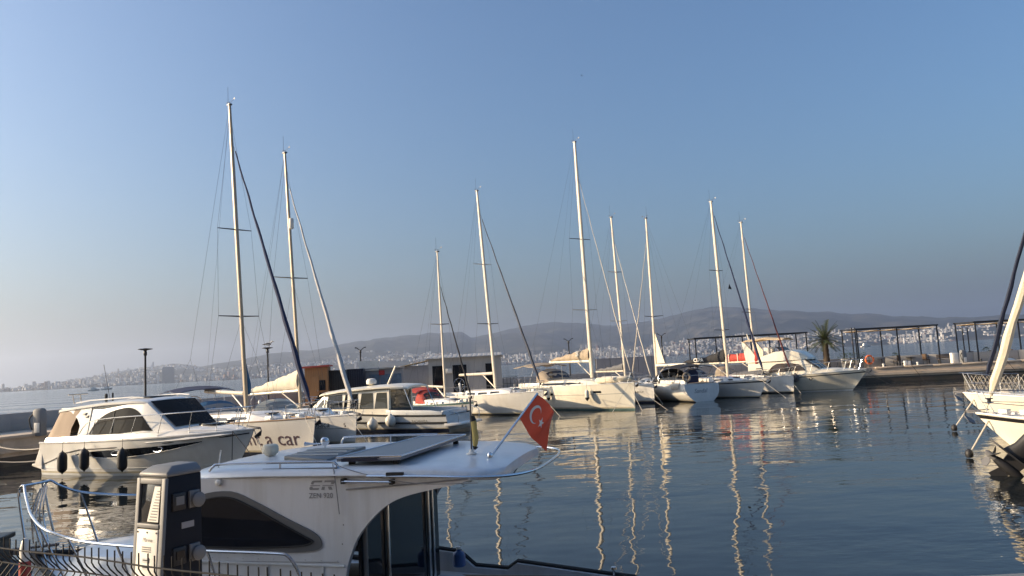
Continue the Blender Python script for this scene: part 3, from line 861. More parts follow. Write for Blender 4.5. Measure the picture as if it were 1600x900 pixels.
MB().tube([hB.at(5.72 - 2.4 + 2.0 * q / 8, .82 + .01 * math.sin(q), -1, .008) for q in range(9)], .008, 4).build('name_underline', 'ink', B)

# D: small red and white boat
hD = Hull(7.4, 2.5, .95, 1.15, ovb=.45, kb=.40, ws=.7)
locD, rzD = place((-2.95, 45.6), (.62, -.78), hD)
D = thing('sailing_boat', 'small white sailboat with red deck trim, red bottom and red sprayhood', 'sailboat', locD, rzD)
hD.build(D, top='gel_grey', boot='antifoul_red', bottom='antifoul_red', stripe='stripe_teal', sr=(.93, .985), bh=.16, rail='stripe_teal')
S = coachroof(D, hD, -1.2, 2.4, .85, .36, m='gel_white', win='stripe_red', nwin=1)
rails(D, hD, -2.3, 2.2, ht=.5, pulpit=1.0)
rig(D, hD, .60, 10.8, r=.07, spr=((.50, .7),), fs_top=.80, furl='canvas_black', furl_r=.06, mastm='mast_white', boom=dict(L=2.7, z=2.1, m='mast_white', rise=.1))
sprayhood(D, -1.5, .95, hD.fs + .15, hD.fs + 1.0, 1.0, 'canvas_red', 'glass_brown')
bimini(D, -3.3, -1.4, .95, 2.05, hD.fs, 'canvas_red')
deck_clutter(D, hD, 4, 16); cockpit(D, hD, -3.3, -1.3); anchor(D, hD)
fender('slim white fender on the side of the red trimmed sailboat', W(D, (1.2, -1.22, 1.02)), .55, .08)
for k, (a, c, s) in enumerate(((3.3, -.2, .5), (3.1, -.35, .55))):
    p = W(D, (a, c, 1.16)); 
    rope('mooring_rope', ('slack pale mooring rope looping under the bow of the red trimmed sailboat', 'second pale rope hanging at the bow of the red trimmed sailboat')[k], sag(p, W(D, (a - 1.1 - .2 * k, -1.0, 1.0)), s), .018)

# E: wide pale hull behind the flag
hE = Hull(11.2, 3.7, 1.2, 1.5, ovb=.55, kb=.40)
locE, rzE = place((1.35, 48.3), (.60, -.80), hE)
E_ = thing('sailing_yacht', 'pale sailing yacht with white boom and black furled headsail, left of cream yacht', 'sailboat', locE, rzE)
hE.build(E_, top='gel_white', boot='stripe_black', bh=.05)
coachroof(E_, hE, -2.0, 3.2, 1.1, .38)
rails(E_, hE, -3.8, 3.8)
rig(E_, hE, .30, 15.9, r=.115, rake=.07, spr=((.32, .9), (.62, .75)), fs_top=.90, furl='stripe_navy', furl_r=.08, mastm='mast_white', boom=dict(L=4.7, z=2.75, r=.10, m='mast_white', rise=-.05, swing=.05))
deck_clutter(E_, hE, 5, 20); cockpit(E_, hE, -5.2, -2.2, True); anchor(E_, hE)

# F: the cream yacht in full sun
hF = Hull(11.6, 3.9, 1.55, 1.72, ovb=.10, kb=.50, kw=.96, pw=2.5, ws=.9)
locF, rzF = place((7.45, 48.2), (.57, -.82), hF)
Fy = thing('sailing_yacht', 'sunlit cream sailing yacht with beige bimini, sail bag and upturned dinghy', 'sailboat', locF, rzF)
hF.build(Fy, top='gel_cream', boot='stripe_teal', bh=.055)
SF = coachroof(Fy, hF, -2.6, 3.4, 1.35, .42, m='gel_cream', nwin=1, fwd_slope=1.6)
rails(Fy, hF, -4.2, 4.1)
rig(Fy, hF, 1.7, 18.75, r=.13, rake=.016, spr=((.28, 1.1), (.58, .95)), fs_top=.87, furl='mast_white', furl_r=.04, mastm='mast_white', base=2.1, boom=dict(L=4.5, z=3.25, r=.11, m='gel_cream', rise=.05, cover=dict(m='canvas_beige', hm=.85, ha=.16, w=.2, pw=1.0)))
text_on('sail_emblem', 'S', .62, lambda u, v: Vector((.35 + u * 1.1, -.235 + .03 * v, 3.62 + v * .8)), 'gel_cream', Fy, bold=.02)
sprayhood(Fy, -2.9, 1.4, hF.fs + .35, hF.fs + 1.28, 1.3, 'canvas_beige', 'glass_brown')
bimini(Fy, -5.5, -2.9, 1.55, 3.25, hF.fs, 'canvas_beige', sagv=.10)
deck_clutter(Fy, hF, 6, 16); cockpit(Fy, hF, -5.4, -2.8, True); anchor(Fy, hF)
for x0, x1, z in ((-.9, -.35, 1.0), (3.2, 3.75, 1.12), (-3.9, -3.5, .95)):
    MB().plate([hF.at(x0, z, -1, .006), hF.at(x1, z, -1, .006), hF.at(x1, z + .14, -1, .006), hF.at(x0, z + .14, -1, .006)], (0, -1, 0), .015).build('hull_window', 'glass_dark', Fy, smooth=0)
patch(lambda x, f_: SF.side(x, f_, -1, .012), [(-2.2, .74), (.8, .78), (1.7, .5)], [(-2.2, .30), (.8, .34), (1.7, .48)]).build('long_window', 'glass_dark', Fy, smooth=0)
MB().tube([hF.pt(t / 20, .62, -1, .004) for t in range(20)], .012, 4).build('hull_line', 'ink_grey', Fy)
# upturned dinghy on its foredeck
t = thing('dinghy', 'small pale inflatable dinghy lying upturned on the foredeck of the cream yacht', 'dinghy', W(Fy, (3.9, 0, 1.80)), rzF + .15)
MB().tube(arc([(-1.15, -.55, .12), (.2, -.58, .14), (.95, -.38, .16), (1.25, 0, .18), (.95, .38, .16), (.2, .58, .14), (-1.15, .55, .12)], 5), [.06] + [.19] * 29 + [.06], 10).build('tube', 'canvas_cream', t)
MB().loft([[(x, y * w, .14 + .22 * (1 - abs(y)) * (1 if x < .8 else .5)) for y in (-1, -.5, 0, .5, 1)] for x, w in ((-1.0, .5), (0, .55), (.7, .45), (1.15, .1))], closed_ring=False, caps=False).build('bottom', 'gel_cream', t)
for x, zz in ((-.6, .95), (2.95, 1.05)):
    p = hF.at(x, 1.62, -1, .16)
    fender('white fender with black foot on the cream yacht, ' + ('nearer its cockpit' if x < 0 else 'nearer its bow'), W(Fy, (p.x, p.y, 1.45)), .78, .14, cap='fender_black')
for k, (x, dx, dy) in enumerate(((5.6, -1.6, -3.2), (5.7, 2.2, -3.6), (5.5, .6, -3.4), (-2.6, 1.4, -2.2))):
    rope('mooring_rope', ('mooring line slanting left from the bow of the cream yacht', 'mooring line slanting right from the bow of the cream yacht', 'middle mooring line from the bow of the cream yacht', 'mooring line dropping into water amidships of the cream yacht')[k], [W(Fy, (x, -.25 if k < 3 else -1.95, 1.7)), W(Fy, (x, -.25 if k < 3 else -1.95, 1.7)) + Vector((dx, dy * .5, -1.95))], .012, 'rope')

# G: white boat tucked beside F
hG = Hull(8.8, 3.0, 1.15, 1.35, ovb=.05, kb=.42, kw=.95)
locG, rzG = place((9.75, 53.9), (.50, -.87), hG)
G = thing('sailing_boat', 'white plumb bowed sailboat tucked close behind the bow of the cream yacht', 'sailboat', locG, rzG)
hG.build(G, top='gel_white', boot='stripe_navy', stripe='gel_white')
coachroof(G, hG, -1.6, 2.6, .95, .36)
rails(G, hG, -3.0, 2.9)
rig(G, hG, 1.2, 14.2, r=.085, rake=.03, spr=((.36, .8), (.66, .65)), fs_top=.88, furl='mast_white', furl_r=.05, mastm='mast_white', boom=dict(L=3.5, z=2.35, r=.08, cover=dict(m='canvas_grey', hm=.55, ha=.18, w=.15)))
hull_text(G, hG, 'KACUK', .20, 3.05, .75, -1, 'ink', off=.008)
deck_clutter(G, hG, 7, 14); cockpit(G, hG, -4.1, -1.7); anchor(G, hG)

# H: stern towards us
hH = Hull(9.8, 3.3, 1.25, 1.4, ws=.86, ovb=.4, ovs=-.25, kb=.3, kw=.50, ke=3.0)
dH = Vector((-.36, .93)).normalized(); cH = Vector((12.95, 52.9)) + dH * 4.9
Hb = thing('sailing_boat', 'white sailboat lying stern out with black bimini and blue wheel cover', 'sailboat', (cH.x, cH.y, 0), math.atan2(dH.y, dH.x))
hH.build(Hb, top='gel_white', boot='stripe_navy', bh=.05)
coachroof(Hb, hH, -.8, 3.2, 1.0, .36)
rails(Hb, hH, -3.0, 3.2)
rig(Hb, hH, .9, 14.2, r=.095, rake=.006, spr=((.38, .85),), fs_top=.9, furl='mast_white', furl_r=.05, mastm='mast_white', back=True, boom=dict(L=4.0, z=2.62, r=.10, m='gel_cream', rise=.0))
MB().plate([(.85, -.02, 2.75), (-.35, -.02, 2.78), (.55, -.02, 4.7), (.86, -.02, 5.4)], (0, 1, 0), .05).build('hoisted_trysail', 'canvas_cream', Hb, smooth=20)
sprayhood(Hb, -1.2, 1.2, hH.fs + .2, hH.fs + 1.1, 1.1, 'canvas_black', 'vinyl_clear')
bimini(Hb, -4.4, -1.6, 1.4, 2.62, hH.fs, 'canvas_black')
cockpit(Hb, hH, -4.5, -1.2); deck_clutter(Hb, hH, 8, 6, -4.4, 2)
MB().loft([[(-3.9 + .10 * math.cos(a), .42 * w_ * math.cos(a), z) for a in [2 * math.pi * q / 12 for q in range(12)]] for z, w_ in ((1.25, 1.0), (1.75, 1.05), (2.05, .9), (2.2, .5))]).build('wheel_cover', 'canvas_navy', Hb)
MB().torus((-4.55, .95, 1.75), .28, .07, 14, 6, 'X').build('horseshoe_buoy', 'canvas_beige', Hb)
text_on('lettering', 'Sandal', .42, lambda u, v: Vector((-4.9 - .25 * (1 - (.62 + v) / 1.25) - .012, .72 - u, .62 + v)), 'ink_grey', Hb, shear=.4)
b = MB()
for k in range(9): b.tube(arc([(-4.4 + .1 * k, 1.45, 1.35 - .02 * (k % 3)), (-4.35 + .1 * k, 1.62, 1.15), (-4.3 + .1 * k, 1.60, .95 - .05 * (k % 2))], 3), .035, 5)
b.build('bunched_rope', 'rope', Hb)

# I: dark sail bag with white letters
hI = Hull(9.6, 3.2, 1.1, 1.3, ovb=.75, kb=.40)
locI, rzI = place((17.3, 54.0), (.56, -.83), hI)
I_ = thing('sailing_yacht', 'white sailing yacht with black stripe and black sail bag lettered in white', 'sailboat', locI, rzI)
hI.build(I_, top='gel_white', boot='antifoul', stripe='stripe_black', sr=(.84, .92), bh=.04)
coachroof(I_, hI, -1.8, 2.8, 1.0, .36)
rails(I_, hI, -3.3, 3.1)
m_, mp_, c_, ae = rig(I_, hI, 1.35, 14.9, r=.105, spr=((.26, .85), (.60, .75)), fs_top=.97, furl='canvas_navy', furl_r=.085, mastm='mast_white', boom=dict(L=4.3, z=2.55, r=.09, m='mast_white', cover=dict(m='canvas_black', hm=1.05, ha=.30, w=.17, pw=2.2)))
text_on('sail_lettering', 'CLPA', .40, lambda u, v: Vector((-1.75 + u * 1.05, -.21 + .05 * v, 2.72 + v)), 'plastic_white', I_, bold=.012)
sprayhood(I_, -2.1, 1.15, hI.fs + .2, hI.fs + 1.15, 1.1, 'canvas_black', 'vinyl_clear')
bimini(I_, -4.6, -2.3, 1.35, 2.5, hI.fs, 'canvas_black')
deck_clutter(I_, hI, 9, 18); cockpit(I_, hI, -4.5, -2.0); anchor(I_, hI)

# J: red sail cover
hJ = Hull(9.2, 3.1, 1.1, 1.3, ovb=.10, kb=.42)
locJ, rzJ = place((20.95, 57.2), (.56, -.83), hJ)
J = thing('sailing_boat', 'white sailboat with red sail cover on boom and dark red furled headsail', 'sailboat', locJ, rzJ)
hJ.build(J, top='gel_white', boot='stripe_black', bh=.07)
coachroof(J, hJ, -1.8, 2.6, .95, .36)
rails(J, hJ, -3.2, 3.0)
rig(J, hJ, 1.2, 13.8, r=.075, spr=((.40, .8), (.42, .3)), fs_top=.95, furl='canvas_maroon', furl_r=.06, mastm='mast_white', boom=dict(L=4.0, z=2.5, r=.085, cover=dict(m='canvas_red', hm=.70, ha=.58, w=.16)))
for q in range(4): MB().box((-.4 - .9 * q, 0, 2.9), (.05, .36, .62)).build('cover_strap', 'gel_cream', J, smooth=0)
MB().tube(arc([(1.35, 0, 2.3), (1.4, 0, 2.9), (1.32, 0, 3.5)], 4), [.16, .22, .24, .22, .20, .18, .15, .10, .05], 8).build('mast_cover', 'canvas_red', J)
sprayhood(J, -2.1, 1.1, hJ.fs + .2, hJ.fs + 1.1, 1.1, 'canvas_beige', 'vinyl_clear')
MB().loft([[(x, w * math.cos(a), 1.52 + .26 * k * math.sin(a)) for a in [math.pi * q / 8 for q in range(9)]] for x, w, k in ((-.9, .5, .5), (.2, .6, 1), (1.6, .55, 1), (2.6, .3, .5))], closed_ring=False, caps=False).build('deck_cover', 'canvas_grey', J)
MB().plate([(-1.0, .3, 9.0), (-1.0, .55, 8.55), (-1.0, .12, 8.6)], (-1, 0, 0), .02).build('burgee', 'canvas_black', J, smooth=0)
deck_clutter(J, hJ, 10, 16); cockpit(J, hJ, -4.3, -2.0); anchor(J, hJ)
for Pq, hq, nm, ss in ((I_, hI, 'yacht with the black stripe', (1.4, -2.0)), (J, hJ, 'sailboat with the red sail cover', (.5, -1.8)), (G, hG, 'plumb bowed sailboat', (.9, -1.6)), (E_, hE, 'pale yacht left of the cream one', (1.5, -2.6)), (B, hB, 'yacht with the script name', (1.8, -2.4)), (A, hA, 'hire yacht lettered rent a car', (1.6, -2.6))):
    p = W(Pq, (hq.L / 2 - .4, -.25, hq.fb + .04))
    rope('mooring_rope', 'thin mooring line from the bow of the ' + nm, [p, p + Vector((ss[0], ss[1], -p.z - .3))], .012, 'rope')

# L, M: two bows entering from the right
hL = Hull(12.0, 3.8, 1.15, 1.35, ovb=1.25, kb=.34, pw=2.0, tip=.04)
locL, rzL = place((17.25, 27.0), (-.55, .83), hL)
Lb = thing('sailing_yacht', 'cream yacht bow with netting along its rail and navy furled headsail', 'sailboat', locL, rzL)
hL.build(Lb, top='gel_cream', boot='stripe_navy', bh=.06, N=34)
coachroof(Lb, hL, -2.0, 3.0, 1.1, .4, m='gel_cream'); rails(Lb, hL, -4, 3.9, ht=.68, pulpit=1.6)
rig(Lb, hL, 1.2, 15.5, r=.11, furl='stripe_navy', furl_r=.08, furl_low=1.0, boom=dict(L=4.5, z=2.7), fs_bow=(5.35, 0, 1.35))
deck_clutter(Lb, hL, 12, 16); cockpit(Lb, hL, -5.3, -2.4, True)
b = MB()
for sd in (1, -1):
    def dk(x, up): return Vector((x, sd * max(.05, hL.deck_y(x) - .06), hL.deck_z(x) + up))
    n = 54
    for i in range(n):
        x = 5.9 - i * .165
        for e in (1, -1):
            pts = [dk(min(5.9, max(-3.2, x + e * .11 * k)), .04 + .62 * k / 3) for k in range(4)]
            b.tube(pts, .005, 4, caps=False)
b.build('safety_netting', 'rope', Lb)
anchor(Lb, hL)
hM = Hull(10.5, 3.3, .95, 1.18, ovb=1.15, kb=.34, pw=2.0, tip=.04)
locM, rzM = place((13.85, 20.9), (-.55, .83), hM)
Mb = thing('sailing_yacht', 'cream sailboat bow with black sheer stripe and pale rolled headsail', 'sailboat', locM, rzM)
hM.build(Mb, top='gel_cream', boot='stripe_navy', stripe='stripe_black', sr=(.88, .975), bh=.06, N=34)
coachroof(Mb, hM, -1.8, 2.6, 1.0, .38, m='gel_cream')
rails(Mb, hM, -3.6, .8, ht=.6, pulpit=4.0, push=True)
rig(Mb, hM, 1.0, 13.8, r=.10, furl='canvas_cream', furl_r=.125, furl_low=.95, boom=dict(L=4, z=2.5), fs_bow=(5.0, 0, 1.2))
deck_clutter(Mb, hM, 13, 16); anchor(Mb, hM)
for k, (x, dz) in enumerate(((3.55, 0), (3.25, .06))):
    p = hM.at(x, .95, 1, .13)
    fender(('cream sausage fender hanging at the black striped bow, nearer the stem', 'cream sausage fender hanging at the black striped bow, farther from the stem')[k], W(Mb, (p.x, p.y, 1.02 - dz)), .85, .12)
ball_fender('small orange buoy hung on the rail of the black striped bow', W(Mb, (2.35, hM.deck_y(2.35) + .12, .98)), .11, 'paint_orange')
b = MB()
for k in range(6): b.tube(sag((2.9 - .12 * k, hM.deck_y(2.8) - .05, 1.15), (2.2 - .05 * k, hM.deck_y(2.3) - .02, 1.12), .10 + .05 * k), .013, 5)
b.build('bunched_rope', 'rope', Mb)
for k, (P_, x, z, q) in enumerate(((Lb, 5.6, 1.15, (-.8, .1)), (Mb, 4.9, 1.0, (-.75, -.15)))):
    p = W(P_, (x, .1, z))
    rope('mooring_pole', ('pale pole slanting from the netted bow down to the water', 'pale pole slanting from the black striped bow down to the water')[k], [p, p + Vector((q[0], q[1], -z + .1))], .025, 'rope')
    o = MB().lathe([(.02, .16), (.09, .10), (.11, 0), (.08, -.08)], tuple(p + Vector((q[0], q[1], -z + .10))), 10).build('float', 'fender_black')
    tag(o, ('black float where the pole of the netted bow meets the water', 'black float where the pole of the black striped bow meets the water')[k], 'float')
# ------------------------------------------------------------------ motor boats
def slab(b, poly, nrm, th, mi=0):
    """extruded outline (may be concave)"""
    P = [Vector(p) for p in poly]; nv = Vector(nrm).normalized() * th; n = len(P)
    a = Vector(); c = sum(P, Vector()) / n
    for i in range(n): a += (P[i] - c).cross(P[(i + 1) % n] - c)
    if a.dot(nv) < 0: P = P[::-1]
    b.add(P + [p - nv for p in P], [list(range(n)), list(range(2 * n - 1, n - 1, -1))] + [[(i + 1) % n, i, n + i, n + (i + 1) % n] for i in range(n)], mi)
    return b
MB.slab = slab

# Y1: the hardtop motor yacht at the left
hY = Hull(9.7, 3.35, 1.22, 1.52, ws=.97, mx=.35, pw=2.6, ovb=1.0, ovs=-.1, kw=.90, kb=.22, sp=1.5)
Y1 = thing('motor_yacht', 'sunlit white hardtop motor yacht with beige stern canvas and dark hull window', 'motor yacht', (-13.62, 28.61, 0), math.atan2(-.45, .89))
hY.build(Y1, top='gel_white', boot='gel_grey', bottom='antifoul', bh=.07, N=34, rail='gel_white', rr=.04)
# curved strake lines and the long dark window in the hull side
for sd in (-1, 1):
    up = [(-2.4, .86), (-1.2, .95), (.3, 1.02), (1.8, 1.10), (3.2, 1.20)]
    lo = [(3.2, 1.17), (2.2, .98), (1.2, .83), (.2, .73), (-.8, .69), (-1.7, .72), (-2.4, .82)]
    w = patch(lambda x, z: hY.at(x, z, sd, .010), spl([(-2.6, .80)] + up), spl([(-2.6, .78)] + sorted(lo))).build('hull_window', 'glass_dark', Y1, smooth=40)
    MB().tube([hY.at(p.x, p.z - .012, sd, .014) for p in arc([(x, 0, z) for x, z in lo], 4)], .014, 5).build('window_trim', 'gel_white', w)
    for px_ in (1.55, -.35):
        c = hY.at(px_, .97 if px_ > 0 else .88, sd, .03)
        pts = [(c.x + .24 * math.cos(a), c.y - .0 * sd, c.z + .085 * math.sin(a) + .02 * math.cos(a)) for a in [2 * math.pi * k / 16 for k in range(16)]]
        b = MB().tube(pts, .017, 5, closed=True); b.build('porthole_rim', 'steel', w)
    MB().tube([hY.at(x, z, sd, .004) for x, z in ((-4.7, .42), (-4.0, .60), (-3.2, .86), (-2.4, .98), (-.5, 1.06), (2.0, 1.2), (4.0, 1.32), (4.7, 1.4))], .022, 6).build('rub_strake', 'rubber', Y1)
    MB().tube([hY.pt(t / 24, .22, sd, .004) for t in range(24)], .012, 5).build('spray_rail', 'gel_grey', Y1)
# swim platform and stern steps
MB().loft([[(-5.75, y * .92, z) for y, z in ((-1.5, .30), (-1.5, .40), (1.5, .40), (1.5, .30))], [(-4.75, y, z) for y, z in ((-1.6, .22), (-1.6, .42), (1.6, .42), (1.6, .22))]]).build('swim_platform', 'gel_white', Y1, bevel=.03)
for sd in (-1, 1):
    MB().slab([(-5.3, sd * 1.56, .40), (-4.75, sd * 1.60, .36), (-4.7, sd * 1.60, 1.20), (-4.95, sd * 1.56, 1.05)], (0, sd, 0), .25).build('stern_quarter', 'gel_white', Y1, smooth=40, bevel=.03)
# raised deck moulding with coachroof
SY0 = Shell([(-4.7, 1.55, 1.48, 1.15, 1.42), (-2, 1.60, 1.50, 1.20, 1.50), (1.2, 1.48, 1.36, 1.22, 1.58), (2.8, 1.14, .95, 1.3, 1.62), (3.9, .68, .48, 1.38, 1.58), (4.4, .32, .2, 1.42, 1.50)], .07, .10)
SY0.build('deck_moulding', 'gel_white', Y1)
# hardtop cabin: solid side pillars with arched window, raked screen, roof
SYc = Shell([(-4.35, 1.38, 1.36, 1.36, 1.44), (-3.85, 1.38, 1.26, 1.36, 2.50), (-2.4, 1.40, 1.22, 1.40, 2.62), (-.2, 1.34, 1.16, 1.45, 2.70), (.65, 1.28, 1.10, 1.46, 2.66), (2.05, 1.04, 1.00, 1.50, 1.62)], .10, .06)
mid = Shell([s_ for s_ in SYc.st if s_[0] >= -2.5], .10, .06); mid.build('cabin', 'gel_white', Y1, sub=4)
# overhanging hard top
rf = MB(); rings = []
for x, w, z in ((-4.30, 1.22, 2.46), (-4.1, 1.32, 2.52), (-3.0, 1.34, 2.62), (-1.5, 1.30, 2.72), (0, 1.20, 2.76), (.55, 1.12, 2.72), (.72, 1.05, 2.66)):
    rings.append([(x, w * q, z - .06 + .10 * (1 - q * q)) for q in (1, .8, .4, 0, -.4, -.8, -1)] + [(x, w * q, z - .14 + .06 * (1 - q * q)) for q in (-1, -.4, .4, 1)])
hard = rf.loft(rings).build('hardtop', 'gel_white', Y1, smooth=50)
MB().box((-.6, 0, 2.815), (1.5, 1.2, .03)).build('sunroof', 'glass_dark', hard, smooth=40, bevel=.01)
for sd in (1, -1): MB().tube([(-3.4, sd * 1.1, 2.70), (-2.5, sd * 1.12, 2.78), (-.2, sd * 1.05, 2.84), (.4, sd * 1.0, 2.80)], .025, 6).build('roof_rail', 'gel_white', hard)
# quarter pillars behind the side window
for sd in (1, -1):
    MB().slab([(-4.05, sd * 1.30, 2.52), (-2.2, sd * 1.245, 2.56), (-2.3, sd * 1.41, 1.40), (-2.85, sd * 1.42, 1.40), (-2.75, sd * 1.37, 1.85), (-2.95, sd * 1.33, 2.10), (-3.4, sd * 1.30, 2.38)], (0, sd, 0), .07).build('quarter_pillar', 'gel_white', Y1, smooth=30)
    w = patch(lambda x, f_: SYc.side(x, f_, sd, .012), spl([(-2.2, .12), (-2.05, .32), (-1.7, .60), (-1.2, .78), (-.6, .87), (-.05, .88), (.35, .76), (.85, .42), (1.12, .20)]), spl([(-2.2, .10), (-1.4, .08), (-.6, .08), (.6, .15), (1.12, .19)])).build('side_window', 'glass_cabin', Y1, smooth=30)
    MB().tube([SYc.side(-.9, .1, sd, .016), SYc.side(-.9, .5, sd, .016), SYc.side(-.9, .82, sd, .016)], .02, 5).build('window_post', 'stripe_black', w)
    patch(lambda x, f_: SYc.side(x, f_, sd, .014), [(-2.25, .93), (-1.6, 1.0), (-.3, 1.0)], [(-2.25, .925), (-1.6, .91), (-.9, .95), (-.3, .995)]).build('skylight_window', 'glass_dark', Y1, smooth=30)
    for k, (dx, dz) in enumerate(((0, 0), (.14, -.10))):
        MB().slab([(-2.62 + dx, sd * 1.325, 2.32 + dz), (-2.44 + dx, sd * 1.32, 2.33 + dz), (-2.50 + dx, sd * 1.335, 2.24 + dz), (-2.64 + dx, sd * 1.34, 2.25 + dz)], (0, sd, 0), .02).build('emblem', 'stripe_black', Y1, smooth=0)
def fr(x): return SYc.sec(x)
P = []
for x in (.70, 1.1, 1.5, 1.95):
    wb, wt, z0, z1 = fr(x); P.append((x + .015, -wt + .10, z1 + .05))
ws_ = MB().loft([[(x + .02, q * (fr(x)[1] - .12), fr(x)[3] + .055 + .06 * (1 - q * q) * .3) for q in (-1, -.5, 0, .5, 1)] for x in (.72, 1.1, 1.5, 1.97)], closed_ring=False, caps=False).build('windscreen', 'glass_cabin', Y1, smooth=40)
for y_ in (-.45, .45): MB().tube([(1.95, y_, 1.72), (1.35, y_ * .7, 2.25)], .012, 5).build('wiper', 'rubber', ws_)
# stern canvas with folds
rings = []
for i in range(29):
    s = i / 28; a = math.pi * s
    y = 1.36 * math.cos(a) if .18 < s < .82 else 1.36 * math.cos(a)
    y = 1.34 * max(-1, min(1, (.5 - s) * 2.9)); x = -4.05 - .0 if abs(.5 - s) < .34 else -4.05 + (abs(.5 - s) - .34) / .16 * 1.3
    wv = .022 * math.sin(i * 2.4)
    rings.append([(x - .92 + wv + (.0 if abs(.5 - s) < .34 else .35 * (abs(.5 - s) - .34) / .16), y * 1.05 + wv, 1.24), (x - .54 + wv, y * 1.02 - wv, 1.75), (x - .10 - wv * .4, y * .96, 2.45)])
mat('canvas_cockpit', (.42, .33, .25), .85, var=.12, bump=.3, bscale=8, stretch=(1, 1, .2))
MB().loft(rings, closed_ring=False, caps=False).build('stern_canvas', 'canvas_cockpit', Y1, smooth=60)
# bow rail
pr_ = [(-2.6, 1.50, 1.55), (-2.0, 1.52, 1.98), (-.8, 1.52, 2.12), (1.0, 1.42, 2.18), (2.8, 1.10, 2.24), (4.2, .50, 2.28), (4.65, .0, 2.30)]
full = [(x, -y, z) for x, y, z in pr_] + [(x, y, z) for x, y, z in pr_[::-1][1:]]
MB().tube(arc(full, 5), .018, 6).build('bow_rail', 'steel', Y1)
for sd in (1, -1):
    for x in (-1.7, -.6, .5, 1.7, 2.9, 3.8, 4.45):
        y = interp([(q[0], q[1]) for q in pr_], x); z = interp([(q[0], q[2]) for q in pr_], x)
        MB().tube([(x + .10, sd * y, z), (x - .16, sd * min(y + .02, hY.deck_y(x) - .05), hY.deck_z(x) + (.22 if x < 1.5 else .05))], .014, 5).build('stanchion', 'steel', Y1)
# roof gear
b = MB()
for y_ in (-.95, -.65): b.tube([(-3.75, y_, 2.66), (-3.85, y_, 3.02)], .018, 5)
b.tube([(-3.8, -1.0, 2.85), (-3.8, -.6, 2.85)], .014, 5).tube([(-3.9, -1.1, 3.03), (-3.9, -.3, 3.03)], .025, 6); b.build('antenna_bracket', 'mast_white', Y1)
MB().lathe([(.05, 2.68), (.06, 2.95), (.03, 3.0)], (-2.9, -.2, 0), 8).build('horn', 'rubber', Y1)
MB().tube([(-2.8, -.1, 2.7), (-3.2, -.1, 4.15)], .010, 5).build('whip_antenna', 'wire', Y1)
MB().box((.9 + 2.0, 0, 1.74), (.75, .75, .06)).build('foredeck_hatch', 'glass_dark', Y1, smooth=40, bevel=.02)
text_on('lettering', 'OCEANIA', .15, lambda u, v: Vector((-4.3 + u, -1.575 + .1 * (v), 1.24 + v)), 'ink_grey', Y1)
anchor(Y1, hY)
for k, x in enumerate((-3.05, -1.75, .25)):
    p = hY.at(x, 1.05, -1, .20)
    fender(('black fender nearest the stern of the sunlit motor yacht', 'middle black fender on the side of the motor yacht', 'black fender farthest forward on the side of the motor yacht')[k], W(Y1, (p.x, p.y, 1.12 if k else 1.0)), .86, .17, 'fender_black', group='black fenders on the motor yacht', lean=(0, .05))
p = W(Y1, (4.3, -.45, 1.5))
rope('mooring_rope', 'dark mooring line dropping straight down from the motor yacht bow', [p, p + Vector((-.02, -.1, -1.6))], .014, 'rope_dark')
rope('mooring_rope', 'dark mooring line slanting right from the motor yacht bow', [p, p + Vector((1.6, -.9, -1.6))], .014, 'rope_dark')
p2 = W(Y1, (4.75, .1, 1.5)); rope('mooring_rope', 'pale mooring line from the stem of the motor yacht', [p2, p2 + Vector((1.0, -1.2, -1.6))], .014, 'rope')

# C: the pilothouse cruiser moored bow in
dC = Vector((-.92, .39)).normalized()
hC = Hull(10.6, 3.2, .80, 1.35, ws=.92, ovb=.9, ovs=-.1, kw=.9, kb=.3, sp=1.8)
Cc = thing('cabin_cruiser', 'cream roofed pilothouse cruiser with dark rubbing strake, moored stern out', 'motorboat', (-8.14, 43.0, 0), math.atan2(dC.y, dC.x))
hC.build(Cc, top='gel_grey', boot='stripe_navy', bh=.16, rail='rubber', rr=.05)
MB().tube([hC.pt(t / 20, .55, 1, .01) for t in range(0, 16)], .05, 6).build('rub_strake', 'rubber', Cc)
SC = Shell([(-1.7, 1.34, 1.22, .85, 2.32), (1.0, 1.34, 1.18, .9, 2.30), (2.7, 1.25, 1.05, .98, 2.20), (4.1, 1.0, .8, 1.1, 1.25), (4.6, .6, .4, 1.15, 1.2)], .10, .05)
SC.build('cabin', 'gel_cream', Cc)
for sd in (1, -1):
    for a, c in ((-1.6, -.8), (-.7, .2), (0.3, 1.3), (1.4, 2.5)):
        SC.window([(a, .30), (c, .30), (c - (.12 if c < 2 else .05), .93), (a + .05, .93)], sd, 'glass_clear' if a < 0 else 'glass_dark', Cc, th=.02, frame='stripe_black', fr=.012)
    SC.window([(2.62, .34), (3.55, .38), (2.9, .85), (2.6, .92)], sd, 'glass_dark', Cc)
b = MB(); rings = []
for x, w, z in ((-2.85, 1.15, 2.46), (-2.65, 1.30, 2.52), (-1.6, 1.42, 2.58), (-.2, 1.42, 2.54), (1.5, 1.36, 2.44), (2.9, 1.18, 2.30), (3.15, 1.0, 2.24)):
    rings.append([(x, w * q, z - .14 * abs(q) ** 3) for q in (1, .85, .5, 0, -.5, -.85, -1)] + [(x, w * q, z - .10 - .12 * abs(q) ** 3) for q in (-1, -.5, .5, 1)])
rfC = b.loft(rings).build('roof', 'gel_cream', Cc, smooth=50)
MB().slab([(3.12, -.95, 2.26), (3.12, .95, 2.26), (4.05, .78, 1.36), (4.05, -.78, 1.36)], (.6, 0, .7), .02).build('windscreen', 'glass_dark', Cc, smooth=0)
for sd in (1, -1):
    MB().tube([(-2.6, sd * 1.2, 2.45), (-3.2, sd * 1.3, 1.1)], .02, 6).build('roof_strut', 'steel', Cc)
